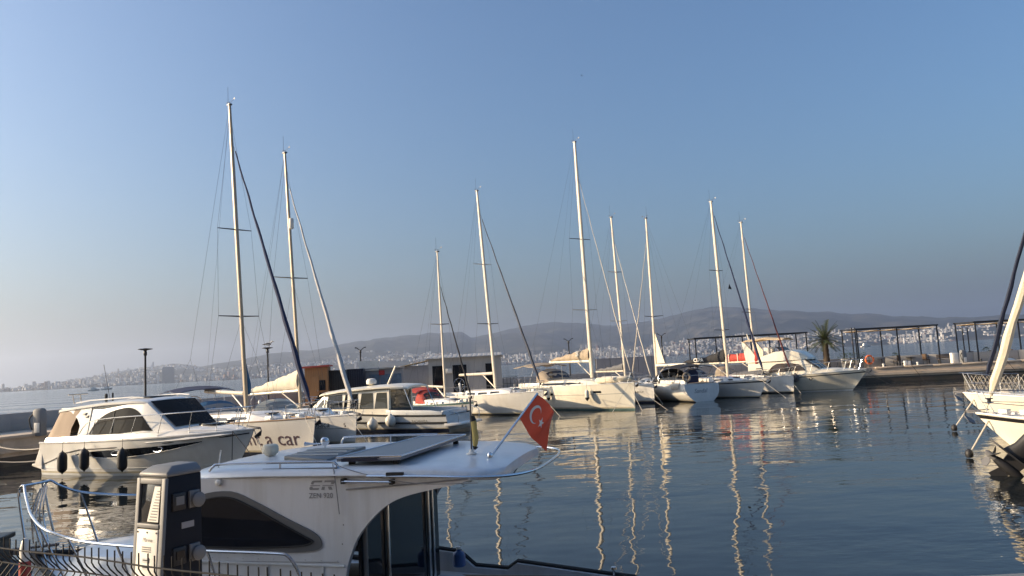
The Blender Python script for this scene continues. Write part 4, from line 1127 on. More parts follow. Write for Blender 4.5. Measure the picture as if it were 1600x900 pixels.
MB().slab([(-1.72, -1.1, .9), (-1.72, 1.1, .9), (-1.72, 1.05, 2.25), (-1.72, -1.05, 2.25)], (-1, 0, 0), .03).build('aft_door', 'glass_clear', Cc, smooth=0)
for sd in (1, -1):
    MB().slab([(-1.6, sd * 1.46, .72), (-5.0, sd * 1.44, .70), (-5.1, sd * 1.42, 1.00), (-4.3, sd * 1.42, 1.10), (-1.6, sd * 1.44, 1.18)], (0, sd, 0), .10).build('cockpit_side', 'gel_grey', Cc, smooth=40, bevel=.03)
MB().box((-5.05, 0, .88), (.12, 2.7, .36)).build('transom_gate', 'gel_grey', Cc, smooth=40, bevel=.02)
MB().loft([[(-6.1, y * .9, z) for y, z in ((-1.4, .28), (-1.4, .40), (1.4, .40), (1.4, .28))], [(-5.2, y, z) for y, z in ((-1.5, .22), (-1.5, .42), (1.5, .42), (1.5, .22))]]).build('swim_platform', 'gel_white', Cc, bevel=.03)
b = MB().tube(arc([(-5.9, 1.25, .40), (-5.9, 1.25, .85), (-5.4, 1.3, 1.0)], 4), .02, 6).tube(arc([(-5.9, -1.25, .40), (-5.9, -1.25, .95), (-5.4, -1.3, 1.15)], 4), .02, 6)
b.build('stern_rail', 'steel', Cc)
hull_text(Cc, hC, 'RACANVIRA', .17, -3.3, .50, 1, 'ink', off=.05)
pc = [(-.5, 1.46, 1.55), (1.5, 1.44, 1.72), (3.4, 1.10, 1.9), (4.8, .45, 2.0), (5.2, 0, 2.02)]
MB().tube(arc([(x, -y, z) for x, y, z in pc] + [(x, y, z) for x, y, z in pc[::-1][1:]], 4), .016, 5).build('bow_rail', 'steel', Cc)
for sd in (1, -1):
    for x in (.3, 1.5, 2.7, 3.9, 4.8):
        y = interp([(q[0], q[1]) for q in pc], x); z = interp([(q[0], q[2]) for q in pc], x)
        MB().tube([(x, sd * y, z), (x, sd * min(y, hC.deck_y(x) - .04), hC.deck_z(x))], .013, 5).build('stanchion', 'steel', Cc)
MB().tube([(-1.0, .2, 2.55), (-1.55, .2, 3.55)], .05, 8).build('signal_mast', 'mast_white', rfC)
MB().lathe([(.10, 2.55), (.28, 2.62), (.30, 2.78), (.22, 2.90), (.05, 2.93)], (.1, .2, 0), 14).build('radar_dome', 'plastic_white', rfC)
deck_clutter(Cc, hC, 21, 4, 3.6, 4.6)
ball_fender('big round white buoy fender on the side of the cream roofed cruiser, nearer its stern', W(Cc, (-2.1, 1.78, .62)), .30, group='buoy fenders on the cruiser')
ball_fender('big round white buoy fender on the side of the cream roofed cruiser, nearer its bow', W(Cc, (-1.0, 1.86, .45)), .30, group='buoy fenders on the cruiser')

# K: flybridge motor yacht at the end of the row
dK = Vector((.78, -.62)).normalized()
hK = Hull(10.6, 3.4, 1.15, 1.55, ws=.95, ovb=1.15, kw=.9, kb=.22, sp=1.5)
K = thing('flybridge_yacht', 'cream flybridge motor yacht with tan bimini beside the palm tree', 'motor yacht', (21.9, 59.2, 0), math.atan2(dK.y, dK.x))
hK.build(K, top='gel_cream', boot='gel_white', bh=.05, stripe='stripe_black', sr=(.84, .89), N=30)
SK = Shell([(-3.2, 1.45, 1.35, 1.1, 2.45), (1.2, 1.40, 1.26, 1.2, 2.45), (2.15, 1.22, 1.04, 1.30, 1.70), (3.2, .85, .62, 1.38, 1.66), (4.4, .35, .2, 1.5, 1.56)], .08, .08)
SK.build('cabin', 'gel_cream', K)
for sd in (1, -1):
    patch(lambda x, f_: SK.side(x, f_, sd, .012), [(-1.6, .42), (-1.3, .72), (-.9, .90), (.2, .90), (.8, .80), (1.25, .45)], [(-1.6, .34), (1.25, .38)]).build('window', 'glass_brown', K, smooth=30)
    for z_ in (.35, .6): SK.window([(-2.6, z_), (-2.1, z_), (-2.05, z_ + .06), (-2.55, z_ + .06)], sd, 'rubber', K, name='vent')
    MB().slab([(-3.3, sd * 1.40, 2.35), (-2.2, sd * 1.38, 2.40), (-2.9, sd * 1.32, 3.45), (-3.35, sd * 1.30, 4.05), (-3.6, sd * 1.30, 4.08)], (0, sd, 0), .14).build('radar_arch', 'gel_cream', K, smooth=30)
    p = hK.at(1.6, 1.0, sd, .02); MB().torus((p.x, p.y, p.z), .10, .025, 12, 5, 'Y').build('hull_port', 'rubber', K)
MB().loft([[(x + .03, q * w_, z + .10 * (1 - .4 * q * q) + .03) for q in (-1, -.5, 0, .5, 1)] for x, w_, z in ((1.22, 1.25, 2.44), (1.68, 1.14, 2.08), (2.16, 1.02, 1.70))], closed_ring=False, caps=False).build('windscreen', 'glass_dark', K, smooth=0)
for y_ in (-.75, 0, .75): MB().tube([(1.24, y_ * 1.3, 2.56 - .05 * abs(y_)), (2.22, y_ * 1.1, 1.84 - .05 * abs(y_))], .035, 5).build('screen_post', 'gel_cream', K)
rings = []
for x, w, z0, z1 in ((-3.3, 1.40, 2.44, 2.62), (-2.2, 1.46, 2.44, 2.80), (-1.0, 1.46, 2.44, 3.15), (.3, 1.36, 2.46, 3.20), (.9, 1.24, 2.48, 3.0), (1.35, 1.05, 2.48, 2.68), (1.5, .9, 2.48, 2.56)):
    rings.append([(x, w, z0), (x, w * .93, z1), (x, w * .6, z1 + .06), (x, 0, z1 + .08), (x, -w * .6, z1 + .06), (x, -w * .93, z1), (x, -w, z0)])
fb = MB().loft(rings).build('flybridge', 'gel_cream', K, smooth=45)
MB().slab([(-.6, -1.2, 3.28), (-.6, 1.2, 3.28), (-.95, 1.15, 3.55), (-.95, -1.15, 3.55)], (1, 0, .3), .02).build('wind_deflector', 'stripe_black', fb, smooth=0)
for y_ in (-.5, .5): MB().box((-1.9, y_, 3.2), (.5, .5, .7)).build('helm_seat', 'gel_white', fb, smooth=40, bevel=.06)
bimini(K, -3.5, -.3, 1.35, 4.35, 3.0, 'awning', sagv=.08)
MB().tube([(-3.45, 0, 4.08), (-3.6, 0, 4.75)], .05, 6).build('antenna_mast', 'gel_cream', K)
pk = [(-1.5, 1.60, 1.75), (1.0, 1.52, 2.05), (3.2, 1.12, 2.22), (4.9, .45, 2.3), (5.4, 0, 2.32)]
MB().tube(arc([(x, -y, z) for x, y, z in pk] + [(x, y, z) for x, y, z in pk[::-1][1:]], 4), .022, 6).build('bow_rail', 'steel', K)
for sd in (1, -1):
    for x in (-.6, .6, 1.8, 3.0, 4.1, 4.9):
        y = interp([(q[0], q[1]) for q in pk], x); z = interp([(q[0], q[2]) for q in pk], x)
        MB().tube([(x, sd * y, z), (x - .25, sd * min(y, hK.deck_y(x - .25) - .04), hK.deck_z(x - .25))], .018, 5).build('stanchion', 'steel', K)
anchor(K, hK)
p = hK.at(.6, 1.2, -1, .2); ball_fender('grey round fender on the side of the flybridge yacht', W(K, (p.x, p.y, 1.1)), .30, 'canvas_grey')
p = W(K, (5.0, -.2, 1.5)); rope('mooring_rope', 'thin mooring line slanting right from the flybridge yacht bow', [p, p + Vector((2.2, -1.5, -1.7))], .012, 'rope_dark')
# ------------------------------------------------------------------ the near cabin boat
OX, BD = Vector((-1.2, 8.0)), Vector((-.974, .225)).normalized()
SH = 1.2                                       # hull centre sits 1.2 m ahead of the aft bulkhead
cZ = OX + BD * SH
hZ = Hull(7.1, 2.85, .76, 1.36, ws=.93, ovb=.55, ovs=-.05, kw=.9, kb=.35, sp=1.5, tip=.06)
Z = thing('cabin_boat', 'near white cabin boat marked ZEN 920 with solar panel on its roof', 'motorboat', (cZ.x, cZ.y, 0), math.atan2(BD.y, BD.x))
mat('gel_near', (.60, .61, .62), .25, coat=.35, var=.06, dirt=(.40, .385, .35), dscale=1.6, damt=.5, stretch=(2.2, 1, .22), bump=.02, bscale=60)
mat('gel_near_top', (.66, .68, .70), .28, coat=.25, var=.07, scale=2, dirt=(.40, .39, .37), dscale=2.2, damt=.55)
mat('glass_near', (.010, .012, .018), .03, var=.3, spec=.15, alpha=.90)
mat('moulding', (.10, .105, .11), .35, var=.15, dirt=(.20, .20, .19), damt=.3)
mat('solar', (.16, .165, .18), .35, var=.08, spec=.4)
hZ.build(Z, top='gel_near', boot='stripe_navy', deck='gel_near_top', rail='rubber', rr=.035, N=34)
X = lambda x: x - SH
CW = 1.12
# foredeck trunk
ST = Shell([(X(1.7), 1.10, 1.02, 1.10, 1.62), (X(2.6), 1.0, .92, 1.15, 1.58), (X(3.3), .78, .66, 1.22, 1.53), (X(3.85), .48, .34, 1.28, 1.47), (X(4.1), .26, .16, 1.3, 1.36)], .06, .04)
ST.build('foredeck_trunk', 'gel_near_top', Z)
MB().box((X(2.75), -.25, 1.64), (.62, .56, .045)).build('foredeck_hatch', 'gel_near', Z, smooth=40, bevel=.012)
# cabin sides with the swept arch
arch = arc([(.24, 0, 1.15), (.19, 0, 1.48), (.14, 0, 1.65), (.06, 0, 1.82), (-.07, 0, 1.97), (-.23, 0, 2.10), (-.39, 0, 2.17), (-.60, 0, 2.22), (-.85, 0, 2.265), (-1.02, 0, 2.31)], 3)
outline = [(2.55, 1.15), (2.30, 1.55), (1.86, 2.30), (1.75, 2.37), (-1.05, 2.34)] + [(p.x, p.z) for p in arch[::-1]]
frame_o = arc([(2.08, 0, 1.70), (1.82, 0, 2.12), (1.66, 0, 2.22), (1.35, 0, 2.245), (1.08, 0, 2.145), (.76, 0, 1.99), (.50, 0, 1.87), (.42, 0, 1.79), (.45, 0, 1.715), (.70, 0, 1.685), (1.3, 0, 1.68), (2.08, 0, 1.70)], 4)[:-1]
glass_o = arc([(1.98, 0, 1.75), (1.74, 0, 2.10), (1.60, 0, 2.175), (1.36, 0, 2.19), (1.12, 0, 2.10), (.82, 0, 1.95), (.56, 0, 1.82), (.50, 0, 1.785), (.60, 0, 1.75), (.85, 0, 1.735), (1.3, 0, 1.73), (1.98, 0, 1.75)], 4)[:-1]
for sd in (1, -1):
    side = MB().slab([(X(x), sd * CW, z) for x, z in outline], (0, sd, 0), .06).build('cabin_side', 'gel_near', Z, smooth=30)
    w = MB().slab([(X(p.x), sd * (CW + .014), p.z) for p in frame_o], (0, sd, 0), .05).build('window_moulding', 'moulding', side, smooth=25)
    MB().slab([(X(p.x), sd * (CW + .020), p.z) for p in glass_o], (0, sd, 0), .03).build('window_glass', 'glass_near', side, smooth=25)
    MB().tube([(X(2.4), sd * (CW + .004), 1.612), (X(.2), sd * (CW + .004), 1.565)], .012, 6).build('belt_moulding', 'gel_grey', side)
    for x in (.98, .42):
        MB().box((X(x), sd * (CW + .004), 1.38), (.030, .012, .36)).build('panel_joint', 'gel_grey', side, smooth=0)
    MB().lathe([(.012, 0), (.034, .004), (.03, .03), (.012, .042)], (X(1.47), sd * CW, 2.33), 12, 'Y').build('side_light', 'plastic_white', side) if sd > 0 else None
    for x, z in ((.20, 1.93), (.215, 1.76)): MB().lathe([(.001, -.002), (.006, 0), (.001, .004)], (X(x), sd * (CW + .001), z), 8, 'Y').build('screw', 'rubber', side)
# letters and emblem on the near side
side = [c for c in Z.children if c.name.startswith('cabin_side')][0]
text_on('lettering', 'ZEN 920', .066, lambda u, v: Vector((X(.537 - u), CW + .004, 2.172 + v)), 'ink_grey', side, bold=.0008)
def emb(poly): return [(X(.535 - (u + v * .25) * .125), CW + .004, 2.245 + v * .085) for u, v in poly]
b = MB()
E1 = [[(.10, .60), (.0, .72), (.06, .95), (.16, 1.0), (.86, 1.0), (.86, .80), (.30, .80), (.22, .74), (.22, .60)], [(0, .50), (.80, .50), (.80, .42), (0, .42)], [(0, .34), (0, .14), (.10, 0), (.78, 0), (.78, .20), (.28, .20), (.22, .26), (.22, .34)]]
R1_ = [[(1.06, .80), (1.06, 1.0), (1.80, 1.0), (1.92, .90), (1.92, .68), (1.84, .60), (1.60, .60), (1.66, .70), (1.60, .80)], [(1.0, .50), (1.86, .50), (1.86, .42), (1.0, .42)], [(1.0, .34), (1.0, 0), (1.22, 0), (1.22, .34)], [(1.46, .34), (1.62, 0), (1.90, 0), (1.72, .34)]]
for pl in E1 + R1_: b.slab([Vector(p) for p in emb(pl)], (0, 1, 0), .003)
b.build('emblem', 'ink_grey', side, smooth=0)
# inside the cabin: seats, helm, wheel, curtain rail seen dimly through the glass
for x, y in ((1.15, .62), (1.15, -.62)):
    s_ = box('helm_seat', (X(x), y, 1.45), (.14, .50, .62), 'canvas_grey', Z, bevel=.04); box('seat_cushion', (X(x + .22), y, 1.22), (.46, .50, .14), 'canvas_grey', s_, bevel=.04)
hc = box('helm_console', (X(2.0), -.35, 1.40), (.35, 1.3, .50), 'moulding', Z, bevel=.03); MB().torus((X(1.80), -.62, 1.66), .17, .014, 18, 6, 'X').build('wheel', 'rubber', hc)
box('cabin_sole', (X(1.1), 0, 1.0), (2.0, 2.1, .03), 'teak', Z)
# fasteners and seams on the near cabin side
seam = MB()
seam.box((X(1.3), CW + .002, 1.60), (2.1, .006, .004))
seam.build('moulding_seam', 'ink_grey', side, smooth=0)
for k in range(9): MB().lathe([(.001, -.001), (.0045, 0), (.001, .0035)], (X(1.55 - .16 * k), CW + .002, 1.635 - .003 * k), 8, 'Y').build('screw', 'steel', side)
MB().tube([(X(p.x), CW + .021, p.z) for p in glass_o], .0075, 6, closed=True).build('window_seal', 'rubber', side)
# windscreen
MB().slab([(X(2.50), -1.0, 1.42), (X(2.50), 1.0, 1.42), (X(1.90), 1.0, 2.30), (X(1.90), -1.0, 2.30)], (.8, 0, .5), .03).build('windscreen', 'glass_dark', Z, smooth=0)
# roof
prof = [(2.02, .55, 2.335), (1.95, .80, 2.345), (1.78, 1.02, 2.36), (1.5, 1.14, 2.375), (1.0, 1.17, 2.385), (.0, 1.17, 2.375), (-.7, 1.17, 2.355), (-1.06, 1.12, 2.325), (-1.19, 1.0, 2.305), (-1.25, .8, 2.30)]
rings = []
for x, w, z in prof:
    cr = .035 * (w / 1.17)
    rings.append([(X(x), w, z), (X(x), w - .012, z + .035), (X(x), w - .05, z + .055)] + [(X(x), w * q, z + .055 + cr * (1 - q * q)) for q in (.8, .4, 0, -.4, -.8)] + [(X(x), -w + .05, z + .055), (X(x), -w + .012, z + .035), (X(x), -w, z)] + [(X(x), -w + .03, z - .02), (X(x), 0, z - .015), (X(x), w - .03, z - .02)])
roof = MB().loft(rings).build('roof', 'gel_near_top', Z, smooth=50)
def rz(x, y): # roof surface height
    w = interp(sorted((p[0], p[1]) for p in prof), x); z = interp(sorted((p[0], p[2]) for p in prof), x); q = min(1, abs(y) / w)
    return z + .055 + .035 * (w / 1.17) * (1 - q * q)
# solar panel on brackets
sp = MB(); spc = [(.31, 1.0), (-.33, 1.0), (-.43, -.72), (.08, -.72)]
sp.slab([(X(x), y, 2.515 + .03 * (1 - y * y)) for x, y in spc], (0, 0, 1), .035)
sol = sp.build('solar_panel', 'solar', roof, smooth=0, bevel=.004)
sp = MB()
pts = [(X(x), y, 2.517 + .03 * (1 - y * y)) for x, y in spc]
sp.tube(pts, .010, 6, closed=True); sp.build('panel_frame', 'steel', sol)
MB().box((X(.07), 1.02, 2.495), (.36, .014, .03)).build('panel_label', 'stripe_navy', sol, smooth=0)
for x, y in ((.2, .9), (-.25, .9), (.0, -.6), (-.35, -.6)): MB().box((X(x), y, rz(x, y) + .02), (.05, .05, .08)).build('panel_bracket', 'rubber', sol, smooth=0)
# roof hatch
hb_ = MB().slab([(X(1.08), .62, rz(1.0, .5) + .035), (X(.52), .78, rz(.5, .7) + .02), (X(.50), -.08, rz(.5, 0) + .035), (X(1.05), .02, rz(1.0, 0) + .035)], (0, 0, 1), .05)
hb_ = hb_.build('roof_hatch', 'moulding', roof, smooth=40, bevel=.012)
for y in (.15, .35, .55): MB().box((X(.8), y, rz(.8, y) + .035), (.56, .012, .012)).build('hatch_rib', 'gel_grey', hb_, smooth=0)
# radar dome in a cream cover, horn, stub aerial
MB().lathe([(.03, 0), (.055, .01), (.062, .02), (.078, .032), (.085, .06), (.084, .095), (.075, .115), (.05, .125), (.01, .128)], (X(1.45), .25, rz(1.45, .25)), 16).build('aerial_cover', 'canvas_cream', roof, bevel=0)
MB().tube([(X(1.66), .86, rz(1.66, .86)), (X(1.63), .86, rz(1.66, .86) + .17)], .008, 6).build('stub_aerial', 'plastic_white', roof)
hz_ = MB().lathe([(.02, -.03), (.045, -.02), (.05, .02), (.03, .045), (.005, .05)], (X(1.15), -.40, rz(1.15, -.4) + .07), 12, 'Y').tube([(X(1.15), -.4, rz(1.15, -.4)), (X(1.15), -.4, rz(1.15, -.4) + .06)], .012, 6).build('search_light', 'steel', roof)
MB().lathe([(.008, 0), (.010, .10), (.022, .19), (.026, .20)], (X(1.18), -.36, rz(1.18, -.36) + .05), 10, 'X').build('horn', 'steel', roof)
# rails on the roof
MB().tube(arc([(X(1.60), 1.09, 2.43), (X(1.56), 1.08, 2.475), (X(1.48), 1.07, 2.49), (X(.9), 1.075, 2.495), (X(.36), 1.08, 2.49), (X(.28), 1.085, 2.475), (X(.25), 1.09, 2.43)], 4), .013, 8).build('grab_rail', 'steel', roof)
MB().tube([(X(.85), 1.075, 2.49), (X(.85), 1.08, 2.43)], .010, 6).build('rail_foot', 'steel', roof)
MB().tube([(X(1.02), 1.10, 2.435), (X(.25), 1.11, 2.435)], .010, 6).build('awning_track', 'moulding', roof)
MB().tube(arc([(X(1.25), -1.02, 2.42), (X(1.22), -1.0, 2.50), (X(1.1), -1.0, 2.525), (X(.3), -1.0, 2.525), (X(.0), -1.0, 2.52)], 4), .013, 8).build('grab_rail', 'steel', roof)
MB().tube([(X(.6), -1.0, 2.525), (X(.6), -1.0, 2.42)], .010, 6).build('rail_foot', 'steel', roof)
# side awning bar on black brackets, aft tube hoop
bar = MB().tube([(X(.18), CW + .05, 2.325), (X(-.30), CW + .05, 2.312)], .011, 8).build('awning_bar', 'steel', Z)
for x, z in ((.17, 2.325), (-.30, 2.312)): MB().box((X(x), CW + .025, z), (.035, .07, .045)).build('bar_bracket', 'rubber', bar, smooth=0)
MB().tube([(X(.16), CW + .008, 2.245), (X(-.5), CW + .008, 2.285), (X(-1.0), CW - .0, 2.32)], .007, 6).build('drip_strip', 'ink_grey', Z)
hoop = arc([(X(-.08), 1.20, 2.372), (X(-.6), 1.205, 2.362), (X(-1.05), 1.19, 2.345), (X(-1.36), 1.02, 2.33), (X(-1.52), .72, 2.33), (X(-1.56), .2, 2.33), (X(-1.54), -.5, 2.33), (X(-1.4), -.92, 2.33), (X(-1.0), -1.05, 2.35)], 5)
hp = MB().tube(hoop, .013, 8).build('awning_hoop', 'steel', Z)
MB().box((X(-.35), 1.2, 2.385), (.16, .03, .03)).build('hoop_clamp', 'rubber', hp, smooth=0)
MB().tube(arc([(X(-1.08), .9, 2.30), (X(-1.25), .6, 2.27), (X(-1.20), .1, 2.25), (X(-1.13), -.5, 2.27)], 4), .006, 5).build('slack_cord', 'rope_dark', hp)
MB().tube(arc([(X(.30), 1.10, 2.47), (X(.26), 1.16, 2.42), (X(.25), 1.15, 2.30), (X(.235), 1.145, 2.13), (X(.225), 1.145, 2.03)], 4), .005, 5).build('hanging_cord', 'ink_grey', Z)
MB().tube(arc([(X(.28), 1.10, 2.47), (X(-.05), 1.19, 2.39), (X(-.55), 1.2, 2.30), (X(-1.1), 1.16, 2.29)], 4), .004, 5).build('hanging_cord', 'ink_grey', Z)
# aft glass bulkhead
gb = MB().slab([(X(.06), -1.06, .75), (X(.06), 1.06, .75), (X(.06), 1.06, 2.28), (X(.06), -1.06, 2.28)], (-1, 0, 0), .03).build('aft_glass', 'glass_dark', Z, smooth=0)
for y in (1.02, .50, -.66, -.80): MB().box((X(.035), y, 1.5), (.035, .035, 1.54)).build('door_frame', 'steel' if y < .9 else 'moulding', gb, smooth=40, bevel=.006)
# cockpit: sole, coamings with rubber capping
box('cockpit_sole', (X(-1.05), 0, .86), (2.1, 2.3, .02), 'teak', Z)
for sd in (1, -1):
    co = [(.2, 1.12), (-.11, 1.08), (-.30, .92), (-.70, .89), (-.82, .97), (-1.85, .84), (-2.2, .80), (-2.2, .5), (.2, .5)]
    c = MB().slab([(X(x), sd * 1.38, z) for x, z in co], (0, sd, 0), .12).build('coaming', 'gel_near', Z, smooth=30)
    MB().tube([(X(x), sd * 1.33, z + .008) for x, z in co[:7]], .030, 6).build('rubber_capping', 'rubber', c)
    MB().lathe([(.015, 0), (.018, .06), (.035, .065), (.03, .09), (.01, .095)], (X(-1.95), sd * 1.30, .84), 8).build('rod_holder', 'steel', c)
MB().slab([(X(-2.2), -1.3, .5), (X(-2.2), 1.3, .5), (X(-2.2), 1.3, .82), (X(-2.2), -1.3, .82)], (-1, 0, 0), .1).build('transom', 'gel_near', Z, smooth=0)
# bow rail
nr = [(.46, 1.34, 1.30), (.50, 1.35, 1.50), (.62, 1.35, 1.70), (.80, 1.35, 1.735), (1.5, 1.35, 1.755), (2.24, 1.30, 1.775), (2.86, 1.2, 1.79), (3.26, 1.1, 1.82), (3.7, .92, 1.87), (4.15, .62, 1.94), (4.45, .38, 2.02), (4.62, .25, 2.12), (4.70, .19, 2.19)]
for sd in (1, -1):
    tipp = [(4.76, sd * .18, 2.17), (4.78, sd * .18, 2.05), (4.66, sd * .2, 1.55)]
    MB().tube(arc([(X(x), sd * y, z) for x, y, z in nr] + [(X(x), y, z) for x, y, z in tipp], 4), .0145, 8).build('bow_rail', 'steel', Z)
    for x, y, z in ((1.45, 1.35, 1.755), (2.5, 1.26, 1.783), (3.2, 1.115, 1.815), (3.85, .83, 1.89), (4.45, .38, 2.02)):
        MB().tube([(X(x), sd * y, z), (X(x - .30), sd * min(y + .05, hZ.deck_y(X(x - .3)) - .05), hZ.deck_z(X(x - .3)) + .01)], .0115, 7).build('stanchion', 'steel', Z)
pl = MB().tube([(X(4.72), .19, 2.19), (X(4.70), 0, 2.19), (X(4.72), -.19, 2.19)], .0145, 8)
for k in range(4): pl.tube(arc([(X(4.66 - .03 * k), .06 * (k - 1.5), 2.14), (X(4.70), .05 * (k - 1.5), 1.85), (X(4.6 + .03 * k), .04 * (k - 1.5), 1.5)], 3), .010, 6)
pl.build('anchor_ladder', 'steel', Z)
anchor(Z, hZ)
for k in range(3):
    b = MB()
    for j in range(3): b.torus((X(3.9 - .33 * k), -.5 + .12 * k, hZ.deck_z(X(3.7)) + .06 + .025 * j), .12 + .01 * j, .014, 14, 5)
    b.build('coiled_line', 'rope_dark' if k % 2 else 'rope', Z)
# ensign on its staff at the aft edge of the roof
def zl(x, y, z): return W(Z, (X(x), y, z))
fbase = zl(-1.02, .42, rz(-1.02, .42)); ftop = Vector((.205, 7.72, 2.99))
mat('flag_red', (.80, .105, .04), .75, var=.12, scale=8, sheen=.3)
ens = thing('national_flag', 'red flag with white crescent and star on a slanting chrome staff', 'flag', tuple(fbase))
MB().tube([(0, 0, 0), ftop - fbase], .012, 8).build('flagstaff', 'steel', ens)
MB().lathe([(.012, 0), (.03, .01), (.03, .03), (.014, .05)], (0, 0, 0), 10).build('staff_socket', 'steel', ens)
sv = (ftop - fbase)
h0 = sv * .985; h1 = sv * .60                                  # hoist: top and bottom on the staff
def cloth(u, v): # u along the fly 0..1, v down the hoist 0..1
    p = h0.lerp(h1, v)
    fly = Vector((.205, .05, -.26)) * u + Vector((.055, 0, -.06)) * (v - .3) * u * u
    wv = .040 * math.sin(u * 5.2 + v * 2.0 + .5) * u ** .8 + .016 * math.sin(u * 13 + v * 5) * u * u
    pinch = .13 * u
    return p + fly + Vector((.02 * math.sin(v * 3 + u * 4) * u, wv * 1.2, wv * .6 - pinch * (v - .5)))
NU, NV = 26, 16
v = [cloth(i / NU, j / NV) for i in range(NU + 1) for j in range(NV + 1)]
f = [(i * (NV + 1) + j, (i + 1) * (NV + 1) + j, (i + 1) * (NV + 1) + j + 1, i * (NV + 1) + j + 1) for i in range(NU) for j in range(NV)]
fl = MB().add(v, f).build('cloth', 'flag_red', ens, smooth=180)
def onflag(pts, name):
    for s_ in (1, -1):
        vv = []
        for u, w_ in pts:
            e = .01; p = cloth(u, w_); n_ = (cloth(u + e, w_) - p).cross(cloth(u, w_ + e) - p).normalized(); vv.append(p + n_ * .004 * s_)
        yield vv
ASP = .70
b = MB()
N = 28; oc, ic = (.32, .5), (.36, .5); ro, ri = .25, .20
outer = [(oc[0] + ro * ASP * math.cos(a), oc[1] + ro * math.sin(a)) for a in [R(32) + (2 * math.pi - R(64)) * k / N for k in range(N + 1)]]
inner = [(ic[0] + ri * ASP * math.cos(a), ic[1] + ri * math.sin(a)) for a in [R(40) + (2 * math.pi - R(80)) * k / N for k in range(N + 1)]]
for so, si in zip(onflag(outer, ''), onflag(inner, '')):
    b.add(so + si, [(k, k + 1, N + 2 + k, N + 1 + k) for k in range(N)])
b.build('crescent', 'plastic_white', fl, smooth=0)
b = MB(); st = []
for k in range(10):
    rr_ = .14 if k % 2 == 0 else .055; a = math.pi + k * math.pi / 5; st.append((.60 + rr_ * ASP * math.cos(a), .5 + rr_ * math.sin(a)))
for so in onflag(st + [(.60, .5)], ''): b.add(so, [(k, (k + 1) % 10, 10) for k in range(10)])
b.build('star', 'plastic_white', fl, smooth=0)
# furled pennant on a short pole
pb = zl(-.80, .30, rz(-.8, .3)); pp = thing('furled_pennant', 'yellow pennant rolled and tied to a thin upright pole on the cabin roof', 'flag', tuple(pb))
mat('cloth_yellow', (.50, .38, .12), .8, var=.2, scale=10)
MB().tube([(0, 0, 0), (.01, .02, .56)], .009, 8).build('pole', 'wire', pp)
MB().lathe([(.05, 0), (.05, .012), (.03, .02), (.02, .05)], (0, 0, 0), 12).build('base', 'plastic_white', pp)
cl = MB().tube([(.035, 0, .05), (.04, 0, .10), (.045, 0, .16), (.04, 0, .24), (.035, 0, .31), (.025, 0, .36)], [.006, .026, .032, .028, .030, .018], 10).build('rolled_cloth', 'cloth_yellow', pp)
MB().tube([(.03, 0, .045), (.04, 0, .075)], [.012, .03], 10).build('tie', 'rubber', cl); MB().tube([(.033, 0, .325), (.022, 0, .375)], [.032, .022], 10).build('tie', 'rubber', cl)
# blue canister on the side deck
t = thing('blue_canister', 'small blue canister standing in the cockpit corner of the near cabin boat', 'canister', tuple(zl(-.16, -1.12, .97)))
mat('paint_blue', (.03, .09, .25), .4, var=.2)
MB().lathe([(.06, 0), (.075, .01), (.075, .13), (.06, .16), (.025, .18), (.025, .20)], (0, 0, 0), 14).build('body', 'paint_blue', t)
MB().lathe([(.03, .20), (.03, .225), (.008, .23)], (0, 0, 0), 10).build('cap', 'plastic_white', t)
